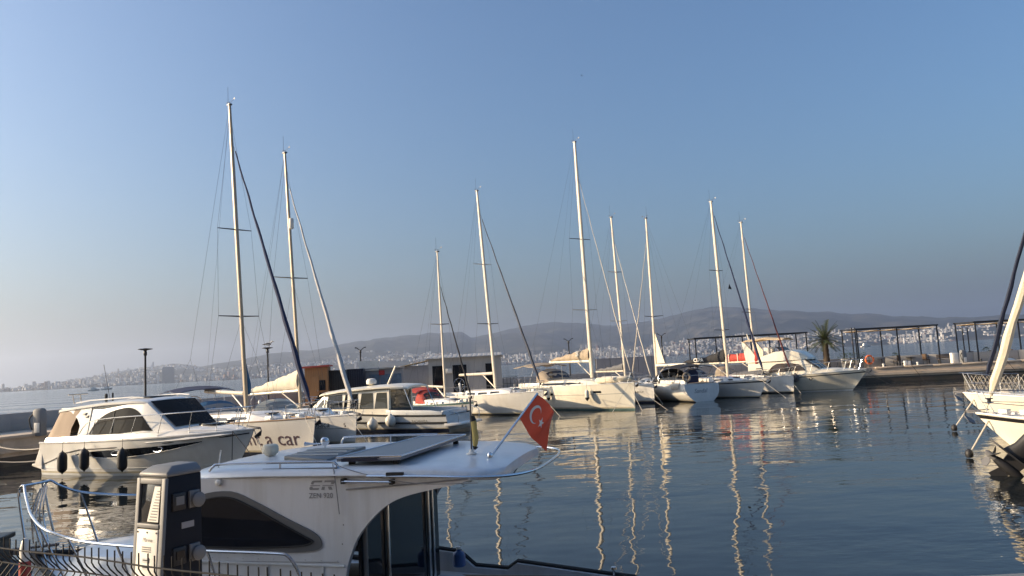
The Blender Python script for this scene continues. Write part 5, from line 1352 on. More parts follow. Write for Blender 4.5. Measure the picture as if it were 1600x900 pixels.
# ------------------------------------------------------------------ near quay: service pedestal, mesh fence, post, cabinet
def near_pedestal():
    # two visible faces: front (with white socket plate) looks left-back to us, side (navy) looks right
    rzp = R(-29)
    t = thing('power_pedestal', 'grey and navy dock power pedestal with white socket plate behind the fence', 'power pedestal', (-1.765, 3.86, 1.655), rzp)
    # local: front face at y=-0.13 ; side faces at x=+-0.105
    H_ = 1.235
    ring = lambda z, fy, w: [(-w, fy, z), (w, fy, z), (w, .075, z), (-w, .075, z)]
    MB().loft([ring(0, -.20, .112), ring(.9, -.145, .108), ring(H_ - .05, -.118, .105)]).build('body', 'plastic_navy', t, smooth=30, bevel=.006)
    MB().loft([ring(H_ - .05, -.124, .110), ring(H_ - .03, -.124, .110), ring(H_, -.07, .075)]).build('cap', 'plastic_grey', t, smooth=30, bevel=.008)
    fy = lambda z: interp([(0, -.20), (.9, -.145), (H_ - .05, -.118)], z)
    # grey front surround
    P = lambda x, z, o: (x, fy(z) - o, z)
    def frame(name, x0, x1, z0, z1, m, th, parent): return MB().slab([P(x0, z0, th), P(x1, z0, th), P(x1, z1, th), P(x0, z1, th)], (0, -1, 0), th + .004).build(name, m, parent, smooth=30, bevel=.003)
    sur = frame('surround', -.110, -.084, .0, H_ - .055, 'plastic_grey', .014, t)
    frame('surround', .082, .110, .0, H_ - .055, 'plastic_grey', .014, t)
    frame('surround', -.0835, .0815, H_ - .082, H_ - .056, 'plastic_grey', .0135, t)
    frame('surround', -.0835, .0815, .945, .965, 'plastic_grey', .0135, t)
    nc = frame('notice_window', -.083, .081, .966, H_ - .083, 'glass_dark', .004, t)
    MB().slab([(-.010, fy(.975) - .0105, .975), (.072, fy(.975) - .0105, .975), (.072, fy(1.14) - .0105, 1.142), (.030, fy(1.14) - .0105, 1.142)], (0, -1, 0), .003).build('notice_sheet', 'plastic_white', nc, smooth=0)
    b = MB()
    for k in range(11):
        z = .985 + k * .0135; x0 = .0 + k * .0035; b.box((x0 + .033, fy(z) - .0118, z), (.052 - .0022 * k, .0012, .0045))
    b.build('notice_print', 'ink_grey', nc, smooth=0)
    pl = frame('socket_plate', -.080, .078, .30, .938, 'plastic_white', .012, t)
    def on(u, z, o=.0135): return Vector((u, fy(z) - o, z))
    text_on('plate_lettering', 'Marina', .026, lambda u, v: on(-.028 + u, .882 + v), 'ink', pl, shear=.3)
    b = MB()
    for k in range(3): b.box(tuple(on(.0, .856 - .010 * k)), (.066, .001, .005))
    b.build('plate_small_print', 'ink_grey', pl, smooth=0)
    for z, w in ((.785, .05), (.752, .05), (.588, .055)):
        s = MB().slab([tuple(on(-w / 2, z, .0145)), tuple(on(w / 2, z, .0145)), tuple(on(w / 2, z + .022, .0145)), tuple(on(-w / 2, z + .022, .0145))], (0, -1, 0), .003).build('rating_sticker', 'gel_grey', pl, smooth=0)
        MB().box(tuple(on(.0, z + .011, .0152)), (w * .7, .001, .005)).build('sticker_print', 'ink', s, smooth=0)
    for z in (.655, .495):
        s = MB().slab([tuple(on(-.052, z - .045, .022)), tuple(on(.058, z - .045, .022)), tuple(on(.058, z + .042, .022)), tuple(on(-.052, z + .042, .022))], (0, -1, 0), .012).build('socket', 'plastic_grey', pl, smooth=30, bevel=.004)
        MB().slab([tuple(on(-.034, z - .030, .040)), tuple(on(.036, z - .030, .040)), tuple(on(.036, z + .028, .030)), tuple(on(-.034, z + .028, .030))], (0, -1, 0), .016).build('socket_flap', 'canvas_beige', s, smooth=30, bevel=.004)
        for x in (-.046, .052): MB().lathe([(.001, -.006), (.006, -.004), (.006, 0)], tuple(on(x, z + .036, .022)), 8, 'Y').build('screw', 'ink', s)
    for x in (-.072, .0, .070):
        for z in (.925, .62, .315): MB().lathe([(.001, -.003), (.0045, -.002), (.0045, 0)], tuple(on(x, z, .012)), 8, 'Y').build('screw', 'ink', pl)
    # navy side: breaker windows and round caps (side face at x=+.108)
    for z in (1.06, .80):
        s = box('breaker_box', (.112, -.062, z), (.018, .075, .085), 'paint_black', t, bevel=.006)
        box('breaker_window', (.1225, -.062, z + .005), (.006, .045, .040), 'glass_dark' if z < 1 else 'plastic_grey', s)
        q = box('socket_base', (.113, .025, z), (.016, .06, .085), 'plastic_grey', t, bevel=.005)
        MB().lathe([(.012, .120), (.034, .121), (.037, .128), (.037, .142), (.030, .148), (.008, .149)], (0, .034, z - .005), 16, 'X').build('socket_cap', 'plastic_grey', q)
    box('rating_sticker', (.110, -.01, .94), (.004, .07, .030), 'sheet_grey', t)
    MB().lathe([(.010, .105), (.022, .112), (.022, .135), (.006, .14)], (0, -.01, .55), 12, 'X').build('water_tap', 'steel', t)
    MB().tube(arc([(.13, -.01, .55), (.155, -.01, .545), (.16, -.01, .50)], 3), .011, 7).build('water_tap', 'steel', t)
near_pedestal()

def mesh_fence():
    a, e = Vector((-2.6, 3.40)), Vector((.55, 1.70)); d = (e - a); L_ = d.length; d.normalize()
    t = thing('mesh_fence', 'low dark welded wire fence along the near quay edge', 'fence', (a.x, a.y, 1.615), math.atan2(d.y, d.x))
    mat('fence_wire', (.016, .017, .019), .6, var=.3, spec=.25)
    # upright wire with the pressed V fold near the top (local +y points away from us)
    pts = [(0, 0, .05), (0, 0, .40), (0, .045, .50), (0, 0, .60), (0, 0, .85), (0, 0, .905), (0, .010, .925), (0, .045, .965), (0, .046, .972), (0, .010, 1.012), (0, 0, 1.03), (0, 0, 1.085)]
    w0 = MB().tube(pts, .0027, 6).build('wire', 'fence_wire', t)
    n = int(L_ / .046)
    for i in range(n):
        o = w0 if i == 0 else w0.copy()
        if i: col.objects.link(o); o.parent = t
        o.location = (i * .046, rnd.uniform(-.002, .002), rnd.uniform(-.003, .003)); o.rotation_euler = (rnd.uniform(-.003, .003), rnd.uniform(-.003, .003), 0)
    for y, z in ((0, 1.045), (.048, .970), (.0, .918), (0, .60), (.048, .50), (0, .40), (0, .10)):
        MB().tube([(-.02 + L_ * k / 20, y - .0056, z + .003 * math.sin(k * 1.3)) for k in range(21)], .0033, 6).build('rail_wire', 'fence_wire', t)
    for x in (L_ * .97,):
        q = box('post', (x, -.04, .56), (.05, .05, 1.12), 'paint_black', t, bevel=.004); box('post_cap', (x, -.04, 1.13), (.056, .056, .02), 'rubber', q)
mesh_fence()

t = thing('mooring_post', 'short weathered red post with pale cap at the bow of the near cabin boat', 'post', (-3.40, 5.2, 1.6))
MB().lathe([(.055, 0), (.055, .02), (.036, .03), (.036, .52), (.034, .55)], (0, 0, 0), 14).build('shaft', 'paint_red', t)
MB().lathe([(.034, .55), (.030, .57), (.034, .62), (.022, .68), (.008, .70)], (0, 0, 0), 14).build('cap', 'plastic_white', t)
t = thing('quay_cabinet', 'dark metal cabinet at the lower left corner, left of the red post', 'cabinet', (-3.46, 4.45, 1.6), R(8))
mat('cabinet_green', (.012, .02, .022), .45, var=.25, dirt=(.03, .035, .03), damt=.4)
box('body', (0, 0, .40), (.62, .5, .80), 'cabinet_green', t, bevel=.012)
q = box('lid', (0, 0, .815), (.66, .54, .03), 'cabinet_green', t, bevel=.008)
d_ = box('door', (.02, -.252, .40), (.52, .012, .66), 'cabinet_green', t, bevel=.003)
box('handle', (.22, -.265, .45), (.02, .02, .10), 'steel', d_)

# ------------------------------------------------------------------ breakwater furniture
def px_at(px, py, Y):   # picture point at depth Y, used only to read positions off the photograph once
    r = fwd * 1164 + ix * (px - 800) + iu * (450 - py); k = Y / r.y; return Vector((r.x * k, Y, EYE + r.z * k))
def lamp_post(x, y, z0, z1, kind, label):
    t = thing('street_lamp', label, 'street lamp', (x, y, z0), 0, 'lamp posts on the breakwater'); h = z1 - z0
    MB().lathe([(.11, 0), (.11, .06), (.065, .10), (.055, h * .5), (.05, h - .35), (.085, h - .30), (.085, h - .12), (.05, h - .08)], (0, 0, 0), 10).build('pole', 'paint_black', t)
    if kind == 'disc':
        MB().lathe([(.05, h - .10), (.10, h - .05), (.36, h), (.37, h + .025), (.24, h + .05), (.02, h + .07)], (0, 0, 0), 18).build('lamp_head', 'paint_black', t)
        MB().lathe([(.08, h - .05), (.24, h - .018), (.05, h - .02)], (0, 0, 0), 14).build('lens', 'plastic_white', t)
    else:
        b = MB()
        for s_ in (1, -1): b.tube([(0, 0, h - .15), (s_ * .28, 0, h + .08), (s_ * .42, 0, h + .10)], [.03, .03, .05], 6)
        b.build('lamp_head', 'paint_black', t)
    return t
for px, py, Y, kind, lb in ((227, 546, 40, 'disc', 'black lamp post with disc head behind the motor yacht'), (418, 544, 50.5, 'disc', 'black lamp post with a seagull perched on its head'), (563, 545, 58, 'twin', 'black lamp post with forked head left of the white building'), (888, 531, 66, 'twin', 'black lamp post with forked head behind the sunlit cream yacht'), (1033, 523, 69, 'twin', 'black lamp post left of the long pergola')):
    p = px_at(px, py, Y); lamp_post(p.x, p.y, QZ, p.z, kind, lb)
    if px == 418:
        g = thing('seagull', 'white seagull with grey wings standing on a lamp post', 'seagull', (p.x + .10, p.y, p.z + .07), 0.0)
        bd = MB(); bd.loft([[(x, w * math.cos(a), z + hh * math.sin(a)) for a in [2 * math.pi * k / 10 for k in range(10)]] for x, w, hh, z in ((-.34, .01, .01, .16), (-.22, .05, .05, .18), (-.05, .09, .10, .20), (.10, .09, .11, .23), (.17, .055, .07, .30), (.21, .055, .06, .36), (.26, .05, .05, .38), (.30, .02, .02, .37))])
        g0 = bd.build('body', 'plastic_white', g); MB().tube([(.29, 0, .37), (.38, 0, .345)], [.018, .004], 6).build('beak', 'awning', g)
        for s_ in (1, -1):
            MB().loft([[(x, s_ * (.085 + w), z + hh), (x, s_ * (.10 + w), z), (x, s_ * (.06 + w), z - hh)] for x, w, z, hh in ((.10, 0, .25, .05), (-.08, .01, .23, .06), (-.25, -.03, .20, .04), (-.45, -.06, .18, .01))], closed_ring=True).build('wing', 'canvas_grey', g)
            MB().tube([(0, s_ * .04, .14), (.01, s_ * .04, 0)], .010, 5).build('leg', 'awning', g)

def pedestal(p, label):
    t = thing('dock_pedestal', label, 'power pedestal', tuple(p), rnd.uniform(-.2, .2), 'service pedestals on the breakwater')
    MB().loft([[(-.22, -.2, 0), (.22, -.2, 0), (.22, .2, 0), (-.22, .2, 0)], [(-.20, -.18, 1.15), (.20, -.18, 1.15), (.20, .18, 1.15), (-.20, .18, 1.15)], [(-.14, -.12, 1.25), (.14, -.12, 1.25), (.14, .12, 1.25), (-.14, .12, 1.25)]]).build('body', 'plastic_grey', t, smooth=30, bevel=.02)
    box('socket_plate', (.03, -.215, .38), (.26, .02, .44), 'plastic_white', t, bevel=.01)
    MB().tube(arc([(-.2, -.15, 1.0), (-.34, -.2, .8), (-.30, -.2, .5), (-.22, -.2, .3)], 4), .03, 6).build('hose', 'rubber', t)
pedestal((-21.9, 34.4, QZ), 'grey dock pedestal with white plate at the far left of the breakwater')
p = px_at(1514, 580, 66); pedestal((p.x, 66.6, QZ), 'grey dock pedestal with white plate in front of the right pergola')
t = thing('steel_pole', 'thin dark upright pole beside the far left dock pedestal', 'pole', (-19.9, 36.9, QZ)); tube('shaft', [(0, 0, 0), (0, 0, 1.75)], .045, 'paint_black', t); box('foot_plate', (0, 0, .01), (.22, .22, .02), 'paint_black', t)
rope('mooring_rope', 'pale mooring line from the left quay edge to the motor yacht stern', sag((-23.0, 32.2, 1.25), W(Y1, (-5.0, -1.0, 1.05)), .25), .022)
rope('mooring_rope', 'second pale mooring line at the motor yacht stern, lower on the quay', sag((-23.9, 31.4, 1.0), W(Y1, (-5.6, -.6, .5)), .3), .022)

# --- sheds
def planks(parent, x0, x1, z0, z1, y, w, m, name='plank'):
    n = int((x1 - x0) / w); me0 = None
    for i in range(n):
        if me0 is None:
            o = MB().box((0, 0, 0), ((x1 - x0) / n - .012, .03, z1 - z0)).build(name, m, parent, smooth=0); me0 = o
        else: o = me0.copy(); col.objects.link(o)
        o.location = (x0 + (i + .5) * (x1 - x0) / n, y + rnd.uniform(-.006, .006), (z0 + z1) / 2)
def shed_at(px0, px1, pyt, Y, z0=QZ): a = px_at(px0, pyt, Y); c = px_at(px1, pyt, Y); return a.x, c.x, a.z
x0, x1, zt = shed_at(476, 511, 575, 52.5); w = x1 - x0
t = thing('wooden_shed', 'small orange wooden shed with red roof on the breakwater', 'shed', ((x0 + x1) / 2, 52.5, QZ), .12)
h = zt - QZ
box('wall', (0, .9, h / 2), (w, 1.74, h), 'wood_orange', t); planks(t, -w / 2, w / 2, .02, h - .02, -.005, .15, 'wood_orange')
box('roof', (0, .85, h + .06), (w + .3, 2.2, .12), 'roof_red', t, ry=-.03)
d_ = box('door', (-.12, -.05, 1.0), (.62, .06, 1.9), 'wood_orange', t); box('handle', (.1, -.085, 1.0), (.03, .03, .12), 'steel', d_)
box('window', (.42, -.04, 1.35), (.42, .04, .7), 'glass_dark', t)
x0, x1, zt = shed_at(512, 540, 579, 54); w = x1 - x0
def container(xc, w, y, h, m, label, rz_=.1):
    t = thing('storage_container', label, 'container', (xc, y, QZ), rz_)
    box('body', (0, 1.1, h / 2), (w, 2.2, h), m, t, bevel=.02)
    n = int(w / .16); b0 = None
    for i in range(n):
        if b0 is None: b0 = o = MB().box((0, 0, 0), (.08, .04, h - .24)).build('rib', m, t, smooth=0)
        else: o = b0.copy(); col.objects.link(o)
        o.location = (-w / 2 + .12 + i * .16, -.015, h / 2)
    box('top_rail', (0, -.02, h - .06), (w + .02, .08, .11), m, t); return t
container((x0 + x1) / 2, w, 53.4, zt - QZ, 'paint_black', 'black storage container between the wooden shed and the kiosk, left one')
x0, x1, zt = shed_at(541, 566, 577, 54); container((x0 + x1) / 2, x1 - x0, 54.3, zt - QZ, 'stripe_navy', 'dark navy storage container right of the black one')
# kiosk with picture panels
x0, x1, zt = shed_at(567, 626, 578, 56); w = x1 - x0; h = zt - QZ
t = thing('kiosk', 'kiosk with blue picture boards and red sign left of the white building', 'kiosk', ((x0 + x1) / 2, 56, QZ), .05)
box('wall', (0, 1, h / 2), (w, 2, h), 'sheet_grey', t)
mat('poster_blue', (.12, .17, .22), .5, var=.8, scale=3.5)
for k in range(3): box('picture_board', (-w / 2 + .85 + k * .82, -.03, h * .62), (.74, .05, .95), 'poster_blue', t)
box('sign_board', (-w * .34, -.10, h + .28), (1.5, .12, .75), 'plastic_white', t)
box('red_sign', (.0, -.06, h - .28), (.42, .06, .34), 'stripe_red', t); box('counter', (.1, -.25, .95), (w * .8, .45, .06), 'stripe_red', t)
box('roof', (0, .95, h + .05), (w + .2, 2.3, .10), 'roof_sheet', t)
# white building with corrugated eaves
x0, x1, zt = shed_at(628, 783, 565, 60); w = x1 - x0; h = zt - QZ
t = thing('dock_office', 'long low white dock building with corrugated roof and dark doorways', 'building', ((x0 + x1) / 2, 60, QZ), .03)
yl = -w / 2 + 2.15
box('wall', (1.05, 1.3, h / 2), (w - 2.1, 2.6, h), 'sheet_white', t)
box('side_wing', (-w / 2 + 1.05, 1.5, h * .43), (2.1, 2.4, h * .86), 'sheet_grey', t)
for k in range(8): box('cladding_sheet', (-w / 2 + .13 + k * .262, .285, h * .43), (.245, .03, h * .84), 'sheet_grey', t)
n = 15
for k in range(n):
    xx = -w / 2 + 2.0 + (w - 1.85) * (k + .5) / n
    MB().loft([[(xx - .27, yy, h + .10 + zz), (xx - .12, yy, h + .15 + zz), (xx + .12, yy, h + .15 + zz), (xx + .27, yy, h + .10 + zz), (xx + .12, yy, h + .13 + zz), (xx - .12, yy, h + .13 + zz)] for yy, zz in ((-.45, 0), (2.8, .25))]).build('roof_sheet', 'roof_sheet', t, smooth=0)
box('roof_beam', (1.0, -.02, h + .03), (w - 1.7, .14, .12), 'sheet_white', t)
MB().slab([(-w / 2 - .15, -.1, h * .86 + .02), (-w / 2 + 2.15, -.1, h + .02), (-w / 2 + 2.15, 2.8, h + .02), (-w / 2 - .15, 2.8, h * .86 + .02)], (0, 0, 1), .06).build('wing_roof', 'awning', t, smooth=0)
for xx, ww in ((yl + .75, 1.05), (yl + 2.45, 1.2), (yl + 4.85, .75)):
    d_ = box('doorway', (xx, -.03, h * .42), (ww, .10, h * .80), 'glass_dark', t); box('door_frame', (xx - ww / 2, -.06, h * .42), (.08, .08, h * .82), 'sheet_white', d_); box('door_frame', (xx + ww / 2, -.06, h * .42), (.08, .08, h * .82), 'sheet_white', d_)
box('air_conditioner', (yl + 1.6, -.18, h * .66), (.5, .3, .38), 'plastic_white', t, bevel=.02)
box('fuse_box', (yl + 3.9, -.08, h * .55), (.3, .12, .4), 'plastic_grey', t, bevel=.01)
b = MB()
for k in range(5): b.tube([(w / 2 + .1 + .28 * k, -.4, 0), (w / 2 + .1 + .28 * k, -.4, 1.1)], .02, 5)
b.tube([(w / 2 + .1, -.4, 1.1), (w / 2 + 1.22, -.4, 1.1)], .022, 5).tube([(w / 2 + .1, -.4, .6), (w / 2 + 1.22, -.4, .6)], .018, 5); b.build('handrail', 'paint_black', t)
# grey hoarding behind the plumb bowed boat
a, c = px_at(930, 561, 67), px_at(1040, 555, 68.5)
t = thing('hoarding', 'tall plain grey hoarding on the breakwater behind the sunlit cream yacht', 'hoarding', (a.x, 66.5, QZ), math.atan2(1.5, c.x - a.x)); w = c.x - a.x; h = a.z - QZ
n = 5
for k in range(n): box('panel', (w * (k + .5) / n, 0, h / 2), (w / n - .03, .08, h), 'sheet_grey', t); 
for k in range(n + 1): box('post', (w * k / n, .09, h / 2), (.07, .09, h + .04), 'paint_black', t)

# --- pergolas, terrace furniture
mat('wicker', (.10, .06, .035), .8, var=.3)
def pergola(x0, x1, y0, y1, zt, label, bays, awn=True, seed=1):
    q = random.Random(seed)
    t = thing('pergola', label, 'pergola', ((x0 + x1) / 2, (y0 + y1) / 2, QZ), 0, 'pergolas on the pier'); w = x1 - x0; d = y1 - y0; h = zt - QZ
    xs = [-w / 2 + w * k / bays for k in range(bays + 1)]
    for yy in (-d / 2, d / 2):
        for xx in xs: box('post', (xx, yy, (h - .06) / 2), (.10, .10, h - .06), 'paint_black', t)
        box('beam', (0, yy, h), (w + .3, .11, .13), 'paint_black', t)
    for xx in xs: box('rafter', (xx, 0, h - .01), (.10, d - .16, .14), 'paint_black', t)
    if awn:
        n = bays * 2
        for k in range(n):
            rings = []
            for i in range(5):
                xx = -w / 2 + .08 + (w - .16) * (k + i / 4 * .97) / n; zz = h - .16 - .10 * math.sin(math.pi * i / 4)
                rings.append([(xx, -d / 2 + .1, zz), (xx, d / 2 - .1, zz), (xx, d / 2 - .1, zz - .02), (xx, -d / 2 + .1, zz - .02)])
            MB().loft(rings).build('shade_cloth', 'awning', t)
    return t
def px_x(px, py, Y): return px_at(px, py, Y).x
T = 71.2
za = px_at(1175, 524, T).z
pergola(px_x(1086, 530, T), px_x(1259, 520, T), T, T + 2.6, za, 'long black pergola without shades behind the sailboats', 4, False, 1)
zb = px_at(1400, 511, T).z
pergola(px_x(1338, 517, T), px_x(1463, 508, T), T, T + 3.2, zb, 'black pergola with tan shades right of the palm', 2, True, 2)
pergola(px_x(1523, 505, T), px_x(1523, 505, T) + 8.2, T, T + 3.2, px_at(1560, 501, T).z, 'black pergola with tan shades at the right edge', 2, True, 3)
for k, (px, lb) in enumerate(((1330, 'tall thin black posts left of the tan shaded pergola, outer one'), (1335, 'tall thin black post nearest the tan shaded pergola'), (1503, 'tall thin black post left of the rightmost pergola'), (1511, 'second thin black post left of the rightmost pergola'))):
    p = px_at(px, 512, T + .8); t = thing('thin_post', lb.replace('posts', 'post'), 'post', (p.x, T + .8, QZ)); tube('shaft', [(0, 0, 0), (0, 0, p.z - QZ)], .055, 'paint_black', t, n=8); box('base', (0, 0, .05), (.34, .34, .5), 'plastic_white' if k == 0 else 'paint_black', t, bevel=.03)
p = px_at(1192, 529, T - .3); t = thing('hanging_lightbox', 'cream oblong sign hanging from the long pergola beam', 'sign', (p.x, T - .18, p.z)); box('box', (0, 0, 0), (1.35, .12, .30), 'plastic_white', t, bevel=.02); tube('hanger', [(-.5, 0, .15), (-.5, 0, .32)], .012, 'wire', t); tube('hanger', [(.5, 0, .15), (.5, 0, .32)], .012, 'wire', t)
def chair(x, y, rz_, lb):
    t = thing('terrace_chair', lb, 'chair', (x, y, QZ), rz_, 'terrace chairs on the pier')
    box('seat', (0, 0, .45), (.46, .46, .06), 'wicker', t); box('backrest', (0, .22, .74), (.46, .05, .5), 'wicker', t)
    for a_ in (-.2, .2):
        for c_ in (-.2, .2): box('leg', (a_, c_, .21), (.035, .035, .42), 'paint_black', t)
        box('armrest', (a_ * 1.1, 0, .65), (.05, .42, .04), 'wicker', t)
def table(x, y, lb):
    t = thing('terrace_table', lb, 'table', (x, y, QZ), 0, 'terrace tables on the pier'); MB().lathe([(.25, 0), (.25, .03), (.04, .05), (.04, .70), (.42, .72), (.42, .75), (.02, .755)], (0, 0, 0), 14).build('table', 'paint_black', t)
mat('plant_leaf', (.05, .08, .03), .6, var=.4, scale=6)
def potted(x, y, lb, s=1.0):
    q = random.Random(int(x * 10)); t = thing('potted_plant', lb, 'plant', (x, y, QZ), 0, 'potted plants on the pier terrace')
    MB().lathe([(.20, 0), (.28, .5), (.30, .52), (.26, .53)], (0, 0, 0), 12).build('pot', 'plastic_grey', t)
    b = MB()
    for k in range(90):
        a = q.uniform(0, 6.28); rr_ = q.uniform(.05, .5) * s; z = .55 + q.uniform(.05, .75) * s; an = q.uniform(0, 6.28); l_ = q.uniform(.10, .2)
        c = Vector((rr_ * math.cos(a), rr_ * math.sin(a), z)); u = Vector((math.cos(an), math.sin(an), q.uniform(-.4, .6))) * l_; w_ = Vector((-math.sin(an), math.cos(an), q.uniform(-.3, .3))) * l_ * .35
        b.add([c - u, c + w_, c + u, c - w_], [(0, 1, 2, 3)])
    b.build('foliage', 'plant_leaf', t, smooth=0)
names = ('left end', 'second from left', 'middle', 'second from right', 'right end')
for nm, xa, xb in (('tan shaded pergola right of the palm', px_x(1362, 550, T), px_x(1455, 550, T)), ('pergola at the right edge', px_x(1528, 550, T), px_x(1596, 550, T))):
    for k in range(5):
        x = lerp(xa, xb, k / 4)
        if k in (0, 2, 4): chair(x, T + 1.0, rnd.uniform(-3, 3), 'dark wicker chair under the ' + nm + ', ' + names[k])
        if k in (1, 3): table(x, T + 1.1, 'round black table under the ' + nm + ', ' + ('left one' if k == 1 else 'right one'))
    potted(lerp(xa, xb, .62), T + 2.6, 'leafy potted plant under the ' + nm)
for k, px in enumerate((1318, 1328, 1344)):
    potted(px_x(px, 550, 70.6), 70.6, ('leafy shrub in a pot just right of the palm', 'second leafy shrub right of the palm', 'third leafy shrub right of the palm, by the posts')[k], 1.25)
# palm tree
def palm():
    p = px_at(1290, 545, 71.0); zt = px_at(1290, 531, 71.0).z
    t = thing('palm_tree', 'short date palm on the pier beside the flybridge yacht', 'palm tree', (p.x, 71.0, QZ)); h = zt - QZ
    mat('palm_trunk', (.065, .048, .032), .9, var=.4, scale=10, bump=.8, bscale=18); mat('palm_leaf', (.05, .065, .025), .55, var=.5, scale=3)
    prof = []
    for k in range(15):
        z = h * k / 14; prof.append(((.30 if k % 2 else .25) * (1.15 - .25 * k / 14), z))
    MB().lathe(prof, (0, 0, 0), 12).build('trunk', 'palm_trunk', t)
    b = MB(); q = random.Random(5)
    for k in range(12):
        a = k * 2.4; b.tube([(.2 * math.cos(a), .2 * math.sin(a), h - .5 + .04 * k), (.36 * math.cos(a), .36 * math.sin(a), h - .2 + .04 * k)], [.05, .02], 5)
    b.build('leaf_stubs', 'palm_trunk', t)
    for k in range(46):
        a = k * 2.399; el = R(80) - R(105) * (k / 46) ** .9; ln = q.uniform(1.75, 2.25)
        pts = []; d0 = Vector((math.cos(a) * math.cos(el), math.sin(a) * math.cos(el), math.sin(el))); pos = Vector((0, 0, h - .05))
        for i in range(9):
            pts.append(pos.copy()); d0 = (d0 + Vector((0, 0, -.085))).normalized(); pos = pos + d0 * ln / 8
        fb_ = MB(); fb_.tube(pts, [.022 - .0022 * i for i in range(9)], 4)
        for i in range(1, 9):
            for j in range(3):
                c = pts[i - 1].lerp(pts[i], j / 3); tg = (pts[i] - pts[i - 1]).normalized(); sd_ = tg.cross(Vector((0, 0, 1)))
                if sd_.length < .1: sd_ = Vector((math.sin(a), -math.cos(a), 0))
                sd_.normalize(); ll = .42 * math.sin(math.pi * (.15 + .8 * (i + j / 3) / 9.5)) + .05
                for s_ in (1, -1):
                    e_ = c + (sd_ * s_ * .75 + tg * .65 + Vector((0, 0, .12))).normalized() * ll; wv = tg * .03
                    fb_.add([c - wv, c + wv, e_], [(0, 1, 2)])
        fb_.build('frond', 'palm_leaf', t, smooth=0)
palm()
# life ring on a stand, boxes, bench on the right pier
p = px_at(1358, 562, 68.2); t = thing('life_ring', 'orange life ring on a post at the right pier', 'life ring', (p.x, 68.2, QZ))
MB().torus((0, -.08, p.z - QZ), .36, .085, 20, 8, 'Y').build('ring', 'paint_orange', t); tube('post', [(0, 0, 0), (0, 0, p.z - QZ + .4)], .03, 'paint_black', t)
for k in range(4): a = math.pi / 4 + k * math.pi / 2; MB().tube([(.36 * math.cos(a) - .02, -.08, p.z - QZ + .36 * math.sin(a)), (.36 * math.cos(a) + .02, -.08, p.z - QZ + .36 * math.sin(a))], .095, 8).build('band', 'plastic_white', t)
p = px_at(1420, 575, 67.6); t = thing('white_junction_box', 'low white twin junction box on the edge of the right pier', 'junction box', (p.x, 67.8, QZ)); box('box', (-.15, 0, .28), (.28, .25, .5), 'plastic_white', t, bevel=.02); box('box', (.17, 0, .26), (.26, .25, .46), 'plastic_white', t, bevel=.02)
p = px_at(1492, 570, 68.5); t = thing('white_cabinet', 'white utility cabinet left of the right hand dock pedestal', 'cabinet', (p.x, 68.5, QZ)); box('body', (0, 0, .5), (.55, .4, 1.0), 'plastic_white', t, bevel=.02); box('door', (0, -.21, .5), (.45, .02, .8), 'plastic_white', t, bevel=.005)
p = px_at(1476, 572, 69.2); t = thing('park_bench', 'dark slatted bench left of the white utility cabinet', 'bench', (p.x, 69.0, QZ))
for k in range(4): box('seat_slat', (0, -.18 + .11 * k, .45), (1.3, .09, .03), 'wicker', t)
for k in range(3): box('back_slat', (0, .24, .60 + .12 * k), (1.3, .03, .09), 'wicker', t)
for s_ in (-.55, .55): box('leg', (s_, 0, .22), (.05, .45, .43), 'paint_black', t)
for k, px in enumerate((1382, 1410, 1432, 1523, 1560)):
    p = px_at(px, 578, 67); t = thing('mooring_bollard', 'small pale mooring cleat on the right pier edge, ' + ('leftmost', 'second from left', 'middle', 'second from right', 'rightmost')[k], 'bollard', (p.x, interp([(14, 64.5), (31, 67), (45, 65), (78, 60)], p.x) + .35, QZ + .13), 0, 'cleats on the right pier')
    MB().lathe([(.12, 0), (.08, .04), (.07, .16), (.12, .20), (.11, .25), (.02, .27)], (0, 0, 0), 12).build('bollard', 'plastic_white' if k % 2 == 0 else 'paint_black', t)
p = px_at(1578, 573, 66); t = thing('upturned_skiff', 'small upturned pale rowing skiff lying on the right pier', 'skiff', (p.x, 66.4, QZ + .01), .2)
MB().loft([[(x, w_ * math.cos(a), hh * math.sin(a)) for a in [math.pi * k / 8 for k in range(9)]] for x, w_, hh in ((-.9, .3, .25), (-.3, .42, .36), (.4, .38, .34), (1.0, .05, .12))], closed_ring=False, caps=False).build('hull', 'gel_cream', t); box('keel', (0, 0, .36), (1.4, .04, .05), 'teak', t)
for k, px in enumerate((1415, 1550, 1585)):
    p = px_at(px, 578, 67); y0 = interp([(14, 64.5), (31, 67), (45, 65), (78, 60)], p.x)
    rope('mooring_rope', 'dark line hanging down the face of the right pier, ' + ('leftmost', 'middle', 'rightmost')[k], [(p.x, y0 + .3, QZ + .2), (p.x + .25, y0 - .2, QZ + .1), (p.x + .9, y0 - .6, .0)], .02, 'rope_dark')

# small craft out on the bay
def far_boat(px, py, Y, L_, lb, kind):
    p = px_at(px, py, Y); t = thing('distant_boat', lb, 'boat', (p.x, Y, 0), .2)
    hh = Hull(L_, L_ * .28, L_ * .10, L_ * .14, ovb=L_ * .1); b = hh.build(t, top='gel_white', rail=None)
    box('cabin', (-L_ * .05, 0, L_ * .19), (L_ * .45, L_ * .2, L_ * .14), 'gel_white', t)
    if kind: box('upper_deck', (-L_ * .08, 0, L_ * .30), (L_ * .28, L_ * .16, L_ * .09), 'gel_white', t)
far_boat(147, 608, 620, 9, 'tiny white boat with upper deck out on the bay, above the motor yacht', True)
far_boat(167, 607, 700, 10, 'tiny white boat on the bay, right of the two decked one', False)
far_boat(1353, 541, 1500, 22, 'tiny white boat on the bay beside the tan shaded pergola', True)
p = px_at(909, 118, 160); t = thing('flying_bird', 'tiny dark bird flying high in the clear sky', 'bird', tuple(p))
